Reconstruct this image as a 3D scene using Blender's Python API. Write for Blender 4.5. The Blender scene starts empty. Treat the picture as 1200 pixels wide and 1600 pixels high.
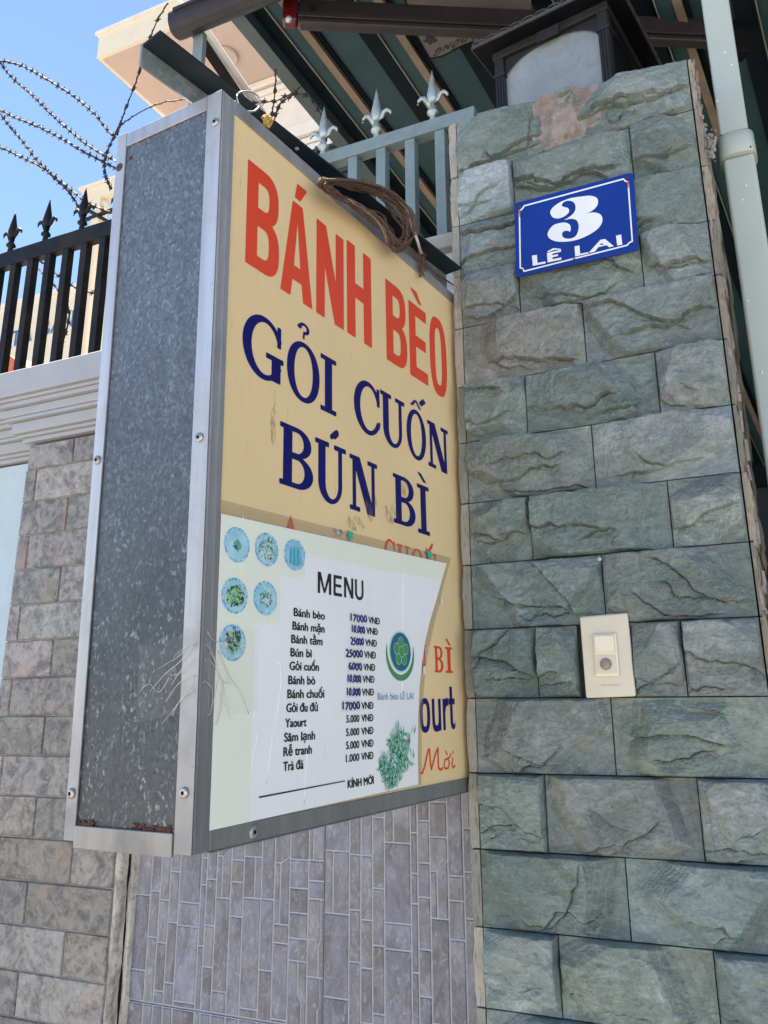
import bpy, bmesh, math, random
import numpy as np
from mathutils import Vector, Matrix
from mathutils.geometry import tessellate_polygon
random.seed(7); np.random.seed(7)
S = bpy.context.scene
COL = S.collection
R = math.radians

# ------------------------------------------------------------------ camera
RI = np.array([0.9120054770639445, 0.4098674563255391, -0.015958635612082942])
UP = np.array([0.12910036433000138, -0.2499000784661161, 0.9596265141775159])
FW = np.array([-0.3893316140968106, 0.8772449025374052, 0.2808242782184454])
CAM = np.array([0.45296995782500776, -1.214552494358997, -0.9050219613454602])
FPX, PX, PY = 1294.803939090169, 653.5835639756202, 712.4723302700627
cd = bpy.data.cameras.new('camera')
cam = bpy.data.objects.new('camera', cd); COL.objects.link(cam); S.camera = cam
cam.matrix_world = Matrix(((RI[0], UP[0], -FW[0], CAM[0]), (RI[1], UP[1], -FW[1], CAM[1]),
                           (RI[2], UP[2], -FW[2], CAM[2]), (0, 0, 0, 1)))
cd.sensor_fit = 'VERTICAL'; cd.sensor_height = 36.0; cd.sensor_width = 27.0
cd.lens = FPX / 1600 * 36
cd.shift_x = (600 - PX) / 1600; cd.shift_y = (PY - 800) / 1600
cd.clip_start = 0.02; cd.clip_end = 500
S.render.resolution_x = 768; S.render.resolution_y = 1024

# ------------------------------------------------------------------ light
SUN_DIR = Vector((-0.26, 0.12, 0.96)).normalized()
w = bpy.data.worlds.new('World'); S.world = w; w.use_nodes = True
nt = w.node_tree; bg = nt.nodes['Background']; sky = nt.nodes.new('ShaderNodeTexSky')
sky.sky_type = 'NISHITA'; sky.sun_disc = False
sky.sun_elevation = math.asin(SUN_DIR.z)
sky.sun_rotation = math.atan2(SUN_DIR.x, SUN_DIR.y)
sky.altitude = 2600; sky.air_density = 1.0; sky.dust_density = 0.1; sky.ozone_density = 4.5
nt.links.new(sky.outputs[0], bg.inputs[0]); bg.inputs[1].default_value = 0.066
sl = bpy.data.lights.new('sun', 'SUN'); sl.energy = 4.4; sl.angle = R(0.5); sl.color = (1.0, 0.93, 0.82)
sun = bpy.data.objects.new('sun', sl); COL.objects.link(sun)
sun.rotation_euler = SUN_DIR.to_track_quat('Z', 'Y').to_euler(); sun.location = (0, -3, 8)
S.view_settings.view_transform = 'Standard'; S.view_settings.look = 'None'
S.view_settings.exposure = 2.45; S.view_settings.gamma = 1.0; S.view_settings.use_curve_mapping = False
S.view_settings.use_white_balance = True; S.view_settings.white_balance_temperature = 7300; S.view_settings.white_balance_tint = 8

# ------------------------------------------------------------------ measuring helpers (sight line -> real plane)
def ray(x, y): return FW + RI * (x - PX) / FPX - UP * (y - PY) / FPX
def on(x, y, ax, v):
    d = ray(x, y); return CAM + d * (v - CAM[ax]) / d[ax]
def onX(x, y, v): return on(x, y, 0, v)
def onY(x, y, v): return on(x, y, 1, v)
def onZ(x, y, v): return on(x, y, 2, v)
def onP(x, y, p0, n):
    d = ray(x, y); return CAM + d * ((np.array(p0) - CAM) @ n) / (d @ n)

# signboard frame: top front corner, directions along its face, its side, up, and the two face normals
B0 = np.array([-0.07323525, -0.57203043, -0.22687974]); U = np.array([0.08601732, 0.99629364, 0.0]); VV = np.array([-0.99629364, 0.08601732, 0.0])
N3 = np.array([-0.00388392, -0.02158425, 1.0]); NF = np.array([0.99629162, -0.08601714, 0.0020129]); NG = np.cross(N3, VV); NG /= np.linalg.norm(NG)
if NG[1] > 0: NG = -NG

# ------------------------------------------------------------------ object helpers
WO = {}
def setp(o, label=None, cat=None, group=None, kind=None):
    if label: o['label'] = label
    if cat: o['category'] = cat
    if group: o['group'] = group
    if kind: o['kind'] = kind
    return o
def thing(name, label, cat, loc, group=None):
    o = bpy.data.objects.new(name, None); COL.objects.link(o)
    o.empty_display_size = 0.05; o.location = loc
    WO[o.name] = np.array(loc, float)
    return setp(o, label, cat, group)
class MB:
    def __init__(s): s.v = []; s.f = []; s.tone = None
    def add(s, vs, fs):
        n = len(s.v); s.v += [tuple(map(float, p)) for p in vs]; s.f += [tuple(n + i for i in f) for f in fs]; return s
    def box(s, a, b):
        (x0, y0, z0), (x1, y1, z1) = a, b
        return s.add([(x0,y0,z0),(x1,y0,z0),(x1,y1,z0),(x0,y1,z0),(x0,y0,z1),(x1,y0,z1),(x1,y1,z1),(x0,y1,z1)],
                     [(0,3,2,1),(4,5,6,7),(0,1,5,4),(1,2,6,5),(2,3,7,6),(3,0,4,7)])
    def obox(s, o, a, b, c):
        o, a, b, c = map(np.array, (o, a, b, c))
        if np.cross(a, b) @ c < 0: a, b = b, a
        return s.add([o, o+a, o+a+b, o+b, o+c, o+a+c, o+a+b+c, o+b+c],
                     [(0,3,2,1),(4,5,6,7),(0,1,5,4),(1,2,6,5),(2,3,7,6),(3,0,4,7)])
    def prism(s, poly, ext):
        poly = [np.array(p, float) for p in poly]; ext = np.array(ext, float); n = len(poly)
        nn = sum((np.cross(poly[i] - poly[0], poly[(i+1) % n] - poly[0]) for i in range(n)), np.zeros(3))
        if nn @ ext > 0: poly = poly[::-1]
        vs = poly + [p + ext for p in poly]
        tris = tessellate_polygon([[Vector(p) for p in poly]])
        fs = []
        for t in tris:
            a, b, c = (poly[i] for i in t)
            if np.cross(b - a, c - a) @ ext > 0: t = t[::-1]
            fs.append(tuple(t)); fs.append(tuple(n + i for i in t[::-1]))
        for i in range(n):
            j = (i + 1) % n; fs.append((i, i + n, j + n, j)[::1])
        return s.add(vs, fs)
    def tube(s, pts, r, n=6, caps=True):
        pts = [np.array(p, float) for p in pts]; rs = r if hasattr(r, '__len__') else [r] * len(pts)
        up = np.array((0.03, 0.02, 1.0)); vs = []
        for i, p in enumerate(pts):
            t = pts[min(i+1, len(pts)-1)] - pts[max(i-1, 0)]; t = t / (np.linalg.norm(t) + 1e-12)
            u = up if abs(t @ up) < 0.9 else np.array((1.0, 0.02, 0))
            a = np.cross(t, u); a /= np.linalg.norm(a); b = np.cross(t, a)
            for k in range(n):
                th = 2*math.pi*k/n; vs.append(p + rs[i]*(a*math.cos(th) + b*math.sin(th)))
        fs = [(i*n+k, i*n+(k+1) % n, (i+1)*n+(k+1) % n, (i+1)*n+k) for i in range(len(pts)-1) for k in range(n)]
        if caps: fs += [tuple(range(n))[::-1], tuple((len(pts)-1)*n+k for k in range(n))]
        return s.add(vs, fs)
    def build(s, name, m, parent=None, label=None, cat=None, group=None, kind=None, smooth=False, bevel=0, at=None, seg=2, color=None):
        V = np.array(s.v)
        if at is None:
            at = (V.min(0) + V.max(0)) / 2
            if parent is None: at[2] = V[:, 2].min()
        at = np.array(at, float)
        me = bpy.data.meshes.new(name); me.from_pydata((V - at).tolist(), [], s.f)
        if s.tone is not None: me.attributes.new('tone', 'FLOAT', 'POINT').data.foreach_set('value', s.tone.astype(np.float32))
        else: me.validate()
        return link(name, me, m, parent, at, label, cat, group, kind, smooth, bevel, seg, color)
def link(name, me, m, parent, at, label=None, cat=None, group=None, kind=None, smooth=False, bevel=0, seg=2, color=None):
    if m is not None and len(me.materials) == 0:
        for mm in (m if isinstance(m, (list, tuple)) else [m]): me.materials.append(mm)
    o = bpy.data.objects.new(name, me); COL.objects.link(o)
    o.location = np.array(at) - (WO[parent.name] if parent else 0); WO[o.name] = np.array(at, float)
    if parent: o.parent = parent
    if smooth:
        me.polygons.foreach_set('use_smooth', [True]*len(me.polygons))
    if bevel:
        b = o.modifiers.new('bevel', 'BEVEL'); b.width = bevel; b.segments = seg; b.limit_method = 'ANGLE'; b.angle_limit = R(35)
        me.polygons.foreach_set('use_smooth', [True]*len(me.polygons)); b.harden_normals = True
    if color: o.color = (*color, 1)
    return setp(o, label, cat, group, kind)
def inst(src, name, parent, at, rot=None, color=None, label=None):
    o = src.copy(); o.name = name; COL.objects.link(o)
    if parent: o.parent = parent
    o.location = np.array(at) - (WO[parent.name] if parent else 0); WO[o.name] = np.array(at, float)
    if rot: o.rotation_euler = rot
    if color: o.color = (*color, 1)
    if 'label' in o and label is None: del o['label']
    if label: o['label'] = label
    return o

# ------------------------------------------------------------------ materials
def mat(name, base=(0.5,)*3, rough=0.5, metal=0.0, spec=0.5):
    m = bpy.data.materials.new(name); m.use_nodes = True; nt = m.node_tree; p = nt.nodes['Principled BSDF']
    p.inputs['Base Color'].default_value = (*base, 1); p.inputs['Roughness'].default_value = rough
    p.inputs['Metallic'].default_value = metal; p.inputs['Specular IOR Level'].default_value = spec
    return m
class N:
    """small node-graph writer"""
    def __init__(s, m, perobj=True, scale=(1, 1, 1)):
        s.m = m; s.t = m.node_tree; s.p = s.t.nodes['Principled BSDF']
        tc = s.new('ShaderNodeTexCoord'); s.co = tc.outputs['Object']
        mp = s.new('ShaderNodeMapping'); mp.inputs['Scale'].default_value = scale
        s.lk(s.co, mp.inputs['Vector']); s.co = mp.outputs[0]
        s.oi = s.new('ShaderNodeObjectInfo')
        if perobj:
            a = s.new('ShaderNodeVectorMath'); a.operation = 'SCALE'; a.inputs[0].default_value = (13.1, 7.7, 9.3)
            s.lk(s.oi.outputs['Random'], a.inputs['Scale'])
            b = s.new('ShaderNodeVectorMath'); b.operation = 'ADD'; s.lk(s.co, b.inputs[0]); s.lk(a.outputs[0], b.inputs[1]); s.co = b.outputs[0]
    def new(s, t): return s.t.nodes.new(t)
    def lk(s, a, b): s.t.links.new(a, b)
    def noise(s, sc, det=4, rough=0.55, dist=0.0, co=None):
        n = s.new('ShaderNodeTexNoise'); n.inputs['Scale'].default_value = sc; n.inputs['Detail'].default_value = det
        n.inputs['Roughness'].default_value = rough; n.inputs['Distortion'].default_value = dist
        s.lk(co or s.co, n.inputs['Vector']); return n.outputs['Fac']
    def voro(s, sc, feat='F1', out='Distance', co=None, rnd=1.0):
        n = s.new('ShaderNodeTexVoronoi'); n.feature = feat; n.inputs['Scale'].default_value = sc; n.inputs['Randomness'].default_value = rnd
        s.lk(co or s.co, n.inputs['Vector']); return n.outputs[out]
    def ramp(s, f, stops, interp='LINEAR'):
        n = s.new('ShaderNodeValToRGB'); n.color_ramp.interpolation = interp; e = n.color_ramp.elements
        while len(e) < len(stops): e.new(0.5)
        for i, (p, c) in enumerate(stops):
            e[i].position = p; e[i].color = (*c, 1) if hasattr(c, '__len__') else (c, c, c, 1)
        s.lk(f, n.inputs[0]); return n.outputs[0]
    def mix(s, f, a, b, mode='MIX'):
        n = s.new('ShaderNodeMix'); n.data_type = 'RGBA'; n.blend_type = mode
        for i, x in ((0, f), (6, a), (7, b)):
            if hasattr(x, 'links') or hasattr(x, 'is_linked'): s.lk(x, n.inputs[i])
            elif i == 0: n.inputs[0].default_value = x
            else: n.inputs[i].default_value = (*x, 1) if hasattr(x, '__len__') else (x, x, x, 1)
        return n.outputs[2]
    def math(s, op, a, b=0.0):
        n = s.new('ShaderNodeMath'); n.operation = op
        for i, x in ((0, a), (1, b)):
            if isinstance(x, (int, float)): n.inputs[i].default_value = x
            else: s.lk(x, n.inputs[i])
        return n.outputs[0]
    def sep(s, ax):
        n = s.new('ShaderNodeSeparateXYZ'); s.lk(s.co, n.inputs[0]); return n.outputs[ax]
    def stretch(s, sc):
        mp = s.new('ShaderNodeMapping'); mp.inputs['Scale'].default_value = sc; s.lk(s.co, mp.inputs['Vector']); return mp.outputs[0]
    def col(s, c): s.lk(c, s.p.inputs['Base Color']); return s
    def rough(s, c): s.lk(c, s.p.inputs['Roughness']); return s
    def bump(s, h, strength=0.3, dist=0.002):
        n = s.new('ShaderNodeBump'); n.inputs['Strength'].default_value = strength; n.inputs['Distance'].default_value = dist
        s.lk(h, n.inputs['Height'])
        if s.p.inputs['Normal'].is_linked: s.lk(s.p.inputs['Normal'].links[0].from_socket, n.inputs['Normal'])
        s.lk(n.outputs[0], s.p.inputs['Normal']); return s
def simple(name, base, rough=0.5, metal=0.0, var=0.25, sc=30, bump=0.15, dist=0.001, spec=0.5, dirt=None, dirtamt=0.5):
    m = mat(name, base, rough, metal, spec); n = N(m)
    f = n.noise(sc, 5, 0.6); g = n.noise(sc*0.17, 4, 0.6)
    hi = tuple(min(1, c*(1+var)) for c in base); lo = tuple(c*(1-var) for c in base)
    c = n.mix(n.ramp(f, [(0.3, 0), (0.7, 1)]), lo, hi)
    if dirt is not None: c = n.mix(n.math('MULTIPLY', n.ramp(g, [(0.48, 0), (0.68, 1)]), dirtamt), c, dirt)
    n.col(c)
    n.rough(n.ramp(g, [(0.3, max(0.02, rough-0.1)), (0.7, min(1, rough+0.12))]))
    if bump: n.bump(f, bump, dist)
    return m
M = {}
# riven slate
m = M['slate'] = mat('slate', rough=0.6, spec=0.35); n = N(m)
st = n.stretch((1.0, 1.0, 2.0))
a = n.noise(12, 6, 0.62, 0.9, st); b = n.noise(42, 6, 0.68, 1.2, st); c3 = n.noise(210, 4, 0.75); g = n.noise(6, 3, 0.5, 0.4)
c = n.mix(n.ramp(a, [(0.34, 0), (0.66, 1)]), (0.66, 0.77, 0.73), (1.10, 1.10, 1.09))
c = n.mix(n.ramp(b, [(0.50, 0), (0.64, 0.6)]), c, (1.38, 1.42, 1.44))
c = n.mix(n.ramp(n.noise(26, 5, 0.7, 1.5), [(0.60, 0), (0.70, 0.45)]), c, (1.65, 1.66, 1.68))
c = n.mix(n.ramp(n.noise(9, 4, 0.6, 0.5), [(0.56, 0), (0.70, 0.35)]), c, (1.15, 1.00, 0.90))
c = n.mix(n.ramp(g, [(0.52, 0), (0.66, 0.5)]), c, (0.70, 0.84, 0.78))
c = n.mix(n.ramp(b, [(0.30, 0.6), (0.43, 0)]), c, (0.42, 0.48, 0.47))
c = n.mix(n.ramp(c3, [(0.32, 0.5), (0.50, 0)]), c, (0.38, 0.42, 0.41))
at_ = n.new('ShaderNodeAttribute'); at_.attribute_name = 'tone'; c = n.mix(1.0, c, at_.outputs['Fac'], 'MULTIPLY')
c = n.mix(1.0, c, n.oi.outputs['Color'], 'MULTIPLY'); n.col(c)
n.rough(n.ramp(b, [(0.3, 0.72), (0.7, 0.46)]))
n.bump(n.ramp(a, [(0.30, 0), (0.42, .24), (0.48, .5), (0.52, .54), (0.64, .84), (0.8, 1)]), 0.35, 0.004)
n.bump(b, 0.9, 0.004); n.bump(c3, 0.7, 0.0012)
# mortars
M['pink_mortar'] = simple('pink_mortar', (0.27, 0.225, 0.203), 0.9, var=0.3, sc=60, bump=0.9, dist=0.003, dirt=(0.15, 0.12, 0.11), dirtamt=0.6)
M['dark_mortar'] = simple('dark_mortar', (0.05, 0.048, 0.045), 0.95, var=0.4, sc=80, bump=0.6, dist=0.002)
m = M['slab_edge'] = mat('slab_edge', rough=0.75); n = N(m, scale=(1, 1, 1))
e = n.noise(60, 5, 0.7, 0.3, n.stretch((6, 1, 0.6)))
n.col(n.mix(1.0, n.ramp(e, [(0.32, (0.10, 0.09, 0.08)), (0.46, (0.40, 0.36, 0.31)), (0.60, (0.30, 0.33, 0.31)), (0.72, (0.56, 0.47, 0.38))]), n.oi.outputs['Color'], 'MULTIPLY')); n.bump(e, 0.9, 0.004)
# brick-look ceramic
m = M['brick'] = mat('brick', rough=0.48, spec=0.35); n = N(m)
a = n.noise(17, 6, 0.7, 1.3); b = n.noise(70, 5, 0.72, 0.6); d = n.noise(8, 3, 0.5, 0.8); e = n.noise(30, 5, 0.6, 2.0)
c = n.mix(n.ramp(a, [(0.38, 0), (0.58, 1)]), (0.140, 0.134, 0.142), (0.325, 0.305, 0.295))
c = n.mix(n.ramp(e, [(0.50, 0), (0.60, 0.45)]), c, (0.44, 0.40, 0.365))
c = n.mix(n.ramp(e, [(0.34, 0.6), (0.42, 0)]), c, (0.10, 0.094, 0.098))
c = n.mix(n.ramp(b, [(0.54, 0), (0.70, 0.6)]), c, (0.50, 0.46, 0.43))
c = n.mix(n.ramp(b, [(0.30, 0.7), (0.42, 0)]), c, (0.08, 0.074, 0.076))
c = n.mix(n.ramp(d, [(0.60, 0), (0.66, 0.5)]), c, (0.42, 0.29, 0.22))
c = n.mix(1.0, c, n.oi.outputs['Color'], 'MULTIPLY'); n.col(c); n.bump(a, 0.5, 0.002); n.bump(b, 0.3, 0.001)
M['brick_grout'] = simple('brick_grout', (0.27, 0.245, 0.225), 0.9, var=0.35, sc=60, bump=0.4, dirt=(0.13, 0.12, 0.11), dirtamt=0.8)
# crazy-paving ceramic
m = M['crazy'] = mat('crazy_tile', rough=0.33, spec=0.5); n = N(m)
a = n.noise(13, 6, 0.65, 1.1, n.stretch((1.5, 1, 0.8))); b = n.noise(75, 5, 0.72, 1.4, n.stretch((1.3, 1, .8)))
c = n.mix(n.ramp(a, [(0.38, 0), (0.60, 1)]), (0.108, 0.108, 0.124), (0.205, 0.207, 0.250))
c = n.mix(n.ramp(n.noise(8, 4, .6, .8), [(0.50, 0), (0.62, 0.5)]), c, (0.128, 0.114, 0.102))
c = n.mix(n.ramp(b, [(0.53, 0), (0.66, 0.65)]), c, (0.33, 0.33, 0.35))
c = n.mix(n.ramp(b, [(0.32, 0.55), (0.43, 0)]), c, (0.06, 0.06, 0.066))
c = n.mix(1.0, c, n.oi.outputs['Color'], 'MULTIPLY'); n.col(c); n.bump(a, 0.3, 0.0015); n.bump(b, 0.2, 0.0006)
M['crazy_joint'] = simple('crazy_joint', (0.33, 0.325, 0.365), 0.55, var=0.15, sc=60, bump=0.2)
M['tile_grout'] = simple('tile_grout', (0.60, 0.585, 0.56), 0.8, var=0.15, sc=60, dirt=(0.3, 0.28, 0.26))
m = M['cracked_cement'] = mat('cracked_cement', rough=0.9); n = N(m)
a = n.noise(22, 6, 0.7, 0.6, n.stretch((1, 1, 0.5))); b = n.noise(120, 4, 0.7)
c = n.mix(n.ramp(a, [(0.36, 0), (0.56, 1)]), (0.16, 0.14, 0.125), (0.50, 0.46, 0.41)); c = n.mix(n.ramp(b, [(0.3, .6), (0.5, 0)]), c, (0.1, 0.09, 0.08))
n.col(c); n.bump(a, 0.8, 0.004); n.bump(b, 0.5, 0.001)
M['black_fill'] = simple('near_black', (0.012, 0.011, 0.010), 1.0, var=0.2, bump=0, spec=0.1)
# metals
def alu(name, base, rough, metal):
    m = mat(name, base, rough, metal); n = N(m)
    s1 = n.noise(55, 4, 0.6, 0, n.stretch((1.0, 1.0, 0.05))); g = n.noise(10, 5, 0.65, 0.4); q = n.noise(90, 4, 0.7)
    c = n.mix(n.ramp(s1, [(0.35, 0), (0.65, 1)]), tuple(x*0.86 for x in base), tuple(min(1, x*1.08) for x in base))
    c = n.mix(n.ramp(g, [(0.50, 0), (0.70, 0.45)]), c, tuple(x*0.55 for x in base)); c = n.mix(n.ramp(q, [(0.66, 0), (0.74, 0.5)]), c, (0.2, 0.18, 0.16))
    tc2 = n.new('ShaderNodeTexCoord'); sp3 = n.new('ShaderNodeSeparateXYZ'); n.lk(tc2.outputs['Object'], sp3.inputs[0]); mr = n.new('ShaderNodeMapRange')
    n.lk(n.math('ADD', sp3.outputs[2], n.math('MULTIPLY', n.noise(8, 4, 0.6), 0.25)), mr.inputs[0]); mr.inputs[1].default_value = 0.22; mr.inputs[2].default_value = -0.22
    c = n.mix(n.math('MULTIPLY', mr.outputs[0], 0.62), c, tuple(x*0.30 for x in base))  # lower part dulled by weathering and by a dark street reflection painted in
    n.col(c); n.rough(n.ramp(g, [(0.3, rough-0.06), (0.7, rough+0.2)])); n.bump(s1, 0.12, 0.0006); n.bump(q, 0.1, 0.0004); return m
M['alu'] = alu('aluminium', (0.56, 0.55, 0.57), 0.42, 0.7)
M['alu_dull'] = alu('dull_aluminium', (0.34, 0.33, 0.32), 0.5, 0.6)
m = M['galv'] = mat('galvanised', rough=0.42, metal=0.55); n = N(m, False)
sp = n.voro(330, 'F1', 'Color', n.stretch((1, 1, 0.7))); sx = n.new('ShaderNodeSeparateColor'); n.lk(sp, sx.inputs[0])
sp2 = n.voro(620, 'F1', 'Color'); sx2 = n.new('ShaderNodeSeparateColor'); n.lk(sp2, sx2.inputs[0])
c = n.ramp(sx.outputs[0], [(0.0, (0.100, 0.118, 0.140)), (0.5, (0.135, 0.155, 0.180)), (0.88, (0.175, 0.198, 0.225)), (1.0, (0.25, 0.28, 0.305))])
c = n.mix(n.ramp(sx2.outputs[0], [(0.65, 0), (1.0, 0.4)]), c, (0.26, 0.285, 0.31))
# lower half: pale corroded specks, grime, and a dark reflection painted into the colour
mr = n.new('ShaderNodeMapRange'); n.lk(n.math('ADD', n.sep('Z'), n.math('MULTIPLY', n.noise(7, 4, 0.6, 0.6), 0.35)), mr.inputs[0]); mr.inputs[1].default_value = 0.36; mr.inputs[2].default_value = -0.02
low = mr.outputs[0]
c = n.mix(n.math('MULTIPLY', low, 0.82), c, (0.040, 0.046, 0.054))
blot = n.ramp(n.noise(9, 5, 0.7, 0.8), [(0.50, 0), (0.68, 0.45)]); c = n.mix(blot, c, (0.07, 0.076, 0.082))
spk = n.math('MULTIPLY', n.ramp(n.noise(230, 3, 0.6, 0.3, n.stretch((1, 1, 0.6))), [(0.57, 0), (0.66, 1)]), n.ramp(n.noise(20, 4, 0.6), [(0.38, 0.2), (0.58, 1.0)]))
c = n.mix(n.math('MULTIPLY', spk, n.math('ADD', n.math('MULTIPLY', low, 0.50), 0.10)), c, (0.34, 0.37, 0.39))
run = n.ramp(n.noise(40, 4, 0.6, 0.0, n.stretch((1, 1, 0.03))), [(0.60, 0), (0.74, 0.30)]); c = n.mix(run, c, (0.10, 0.105, 0.105))
n.col(c); n.rough(n.ramp(sx.outputs[1], [(0, 0.38), (1, 0.58)])); n.bump(sx.outputs[0], 0.10, 0.0004); n.bump(n.noise(5, 3), 0.15, 0.01)
M['steel'] = simple('weathered_screw_steel', (0.42, 0.41, 0.40), 0.4, 0.8, var=0.3, sc=200, bump=0.3, dirt=(0.12, 0.08, 0.06), dirtamt=0.7)
M['dark_hole'] = simple('rusty_dark', (0.06, 0.04, 0.035), 0.8, 0.2, var=0.4, sc=200)
M['rust'] = simple('rust', (0.085, 0.034, 0.020), 0.9, var=0.5, sc=120, bump=0.9, dist=0.003)
M['black_iron'] = simple('black_iron', (0.008, 0.008, 0.010), 0.55, 0.0, spec=0.22, var=0.4, sc=60, bump=0.35, dirt=(0.028, 0.022, 0.019), dirtamt=0.7)
M['grey_iron'] = simple('grey_green_iron', (0.175, 0.235, 0.255), 0.5, 0.0, var=0.1, sc=70, bump=0.25, dirt=(0.10, 0.12, 0.13), dirtamt=0.35)
M['silver_iron'] = simple('silver_iron', (0.38, 0.44, 0.45), 0.38, 0.45, var=0.2, sc=90, bump=0.3)
M['slate_beam'] = simple('slate_blue_paint', (0.013, 0.023, 0.032), 0.55, 0.0, spec=0.25, var=0.2, sc=40, bump=0.2, dirt=(0.012, 0.018, 0.024))
M['galv_edge'] = simple('galvanised_edge', (0.22, 0.255, 0.27), 0.45, 0.35, var=0.3, sc=120, bump=0.2, dirt=(0.12, 0.13, 0.14))
# sign
def panel(name, base, var, dirt):
    m = mat(name, base, 0.34, 0.0, 0.28); n = N(m, False); g = n.noise(5, 5, 0.6); q = n.noise(55, 4, 0.6, 0, n.stretch((1, 3, 0.5)))
    c = n.mix(n.ramp(g, [(0.35, 0), (0.7, 1)]), tuple(x*(1-var) for x in base), base); c = n.mix(n.ramp(q, [(0.62, 0), (0.78, 0.35)]), c, dirt)
    n.col(c); n.rough(n.ramp(g, [(0.3, 0.3), (0.7, 0.5)])); n.bump(g, 0.05, 0.01); return m
M['cream_panel'] = panel('cream_acrylic', (0.88, 0.655, 0.36), 0.07, (0.45, 0.33, 0.18))
M['red_print'] = panel('red_print', (0.80, 0.078, 0.035), 0.08, (0.75, 0.16, 0.08))
M['blue_print'] = panel('blue_print', (0.005, 0.007, 0.13), 0.1, (0.02, 0.025, 0.2))
M['paper'] = panel('menu_paper', (0.92, 0.92, 0.92), 0.05, (0.62, 0.60, 0.56))
M['paper_green'] = panel('menu_green_tint', (0.87, 0.90, 0.77), 0.06, (0.6, 0.62, 0.48))
M['paper_patch'] = panel('price_sticker', (0.83, 0.81, 0.77), 0.05, (0.7, 0.66, 0.6))
M['ink'] = simple('black_ink', (0.02, 0.02, 0.023), 0.45, var=0.2, bump=0)
M['pen'] = simple('blue_pen_ink', (0.035, 0.03, 0.20), 0.5, var=0.3, bump=0)
M['sky_ink'] = simple('light_blue_ink', (0.13, 0.28, 0.50), 0.45, var=0.1, bump=0)
M['logo_blue'] = simple('logo_blue', (0.02, 0.15, 0.27), 0.4, var=0.05, bump=0)
M['logo_green'] = simple('logo_green', (0.07, 0.30, 0.12), 0.4, var=0.05, bump=0)
M['logo_line'] = simple('logo_line', (0.45, 0.72, 0.60), 0.4, var=0.05, bump=0)
M['teal_tape'] = simple('teal_tape', (0.04, 0.42, 0.30), 0.5, var=0.1, bump=0.2)
def food(name, stops, sc, dist):
    m = mat(name, rough=0.42); n = N(m, True); f = n.noise(sc, 5, 0.75, dist, n.stretch((1.6, 1.0, 1.0))); n.col(n.ramp(f, stops)); return m
FOOD = [food('dish_pale_blue', [(0.36, (0.02, 0.16, 0.17)), (0.44, (0.12, 0.48, 0.56)), (0.52, (0.36, 0.68, 0.78)), (0.7, (0.62, 0.80, 0.86))], 60, 0.3),
        food('dish_noodles', [(0.34, (0.01, 0.07, 0.07)), (0.44, (0.06, 0.30, 0.28)), (0.52, (0.40, 0.62, 0.52)), (0.66, (0.78, 0.85, 0.74))], 190, 1.5),
        food('dish_rolls', [(0.36, (0.005, 0.09, 0.16)), (0.46, (0.03, 0.30, 0.40)), (0.56, (0.16, 0.52, 0.62)), (0.7, (0.5, 0.74, 0.8))], 90, 2.0),
        food('dish_green', [(0.34, (0.01, 0.06, 0.05)), (0.43, (0.10, 0.36, 0.14)), (0.52, (0.34, 0.60, 0.14)), (0.68, (0.62, 0.80, 0.45))], 160, 1.2),
        food('dish_white', [(0.36, (0.02, 0.16, 0.14)), (0.44, (0.20, 0.48, 0.46)), (0.52, (0.58, 0.74, 0.76)), (0.7, (0.80, 0.86, 0.88))], 120, 0.8),
        food('dish_mixed', [(0.34, (0.02, 0.035, 0.02)), (0.43, (0.16, 0.28, 0.08)), (0.50, (0.55, 0.66, 0.30)), (0.62, (0.75, 0.80, 0.72))], 150, 1.0)]
FCOL = {k: simple('food_'+k, c, .45, var=.25, sc=400, bump=0) for k, c in dict(gn=(.10, .38, .33), gd=(.02, .15, .13), wh=(.72, .80, .76), pl=(.40, .66, .62), yg=(.42, .66, .24), bk=(.02, .06, .05), r0=(.06, .38, .48), r1=(.14, .52, .62), dk=(.01, .12, .20)).items()}
M['dish_white'] = food('dish_glaze', [(0.4, (0.22, 0.56, 0.68)), (0.6, (0.48, 0.74, 0.82))], 30, 0.3); M['dish_blue'] = food('dish_blue_glaze', [(0.4, (0.22, 0.50, 0.68)), (0.6, (0.34, 0.62, 0.78))], 30, 0.3)
M['rim_ring'] = food('dish_rim', [(0.4, (0.05, 0.32, 0.58)), (0.5, (0.28, 0.58, 0.78)), (0.6, (0.66, 0.82, 0.90))], 240, 0.3)
M['herbs'] = food('herb_leaves', [(0.36, (0.02, 0.11, 0.06)), (0.46, (0.08, 0.36, 0.24)), (0.54, (0.28, 0.60, 0.46)), (0.68, (0.62, 0.82, 0.72))], 120, 1.2)
# clear film
m = M['film'] = mat('clear_film', (0.9, 0.88, 0.84), 0.12); nt = m.node_tree; n = N(m, False)
tr = n.new('ShaderNodeBsdfTransparent'); tr.inputs[0].default_value = (0.99, 0.985, 0.98, 1); mx = n.new('ShaderNodeMixShader'); mx.inputs[0].default_value = 0.035
out = nt.nodes['Material Output']; n.lk(tr.outputs[0], mx.inputs[1]); n.lk(n.p.outputs[0], mx.inputs[2]); n.lk(mx.outputs[0], out.inputs[0])
n.bump(n.noise(60, 4, 0.6, 1.5, n.stretch((1, 1, 3))), 0.6, 0.002)
m = M['old_film'] = mat('yellowed_film', (0.42, 0.33, 0.22), 0.3); nt = m.node_tree; n = N(m, False)
tr = n.new('ShaderNodeBsdfTransparent'); mx = n.new('ShaderNodeMixShader'); mx.inputs[0].default_value = 0.34
out = nt.nodes['Material Output']; n.lk(tr.outputs[0], mx.inputs[1]); n.lk(n.p.outputs[0], mx.inputs[2]); n.lk(mx.outputs[0], out.inputs[0]); n.bump(n.noise(40, 4), 0.3, 0.002)
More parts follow.
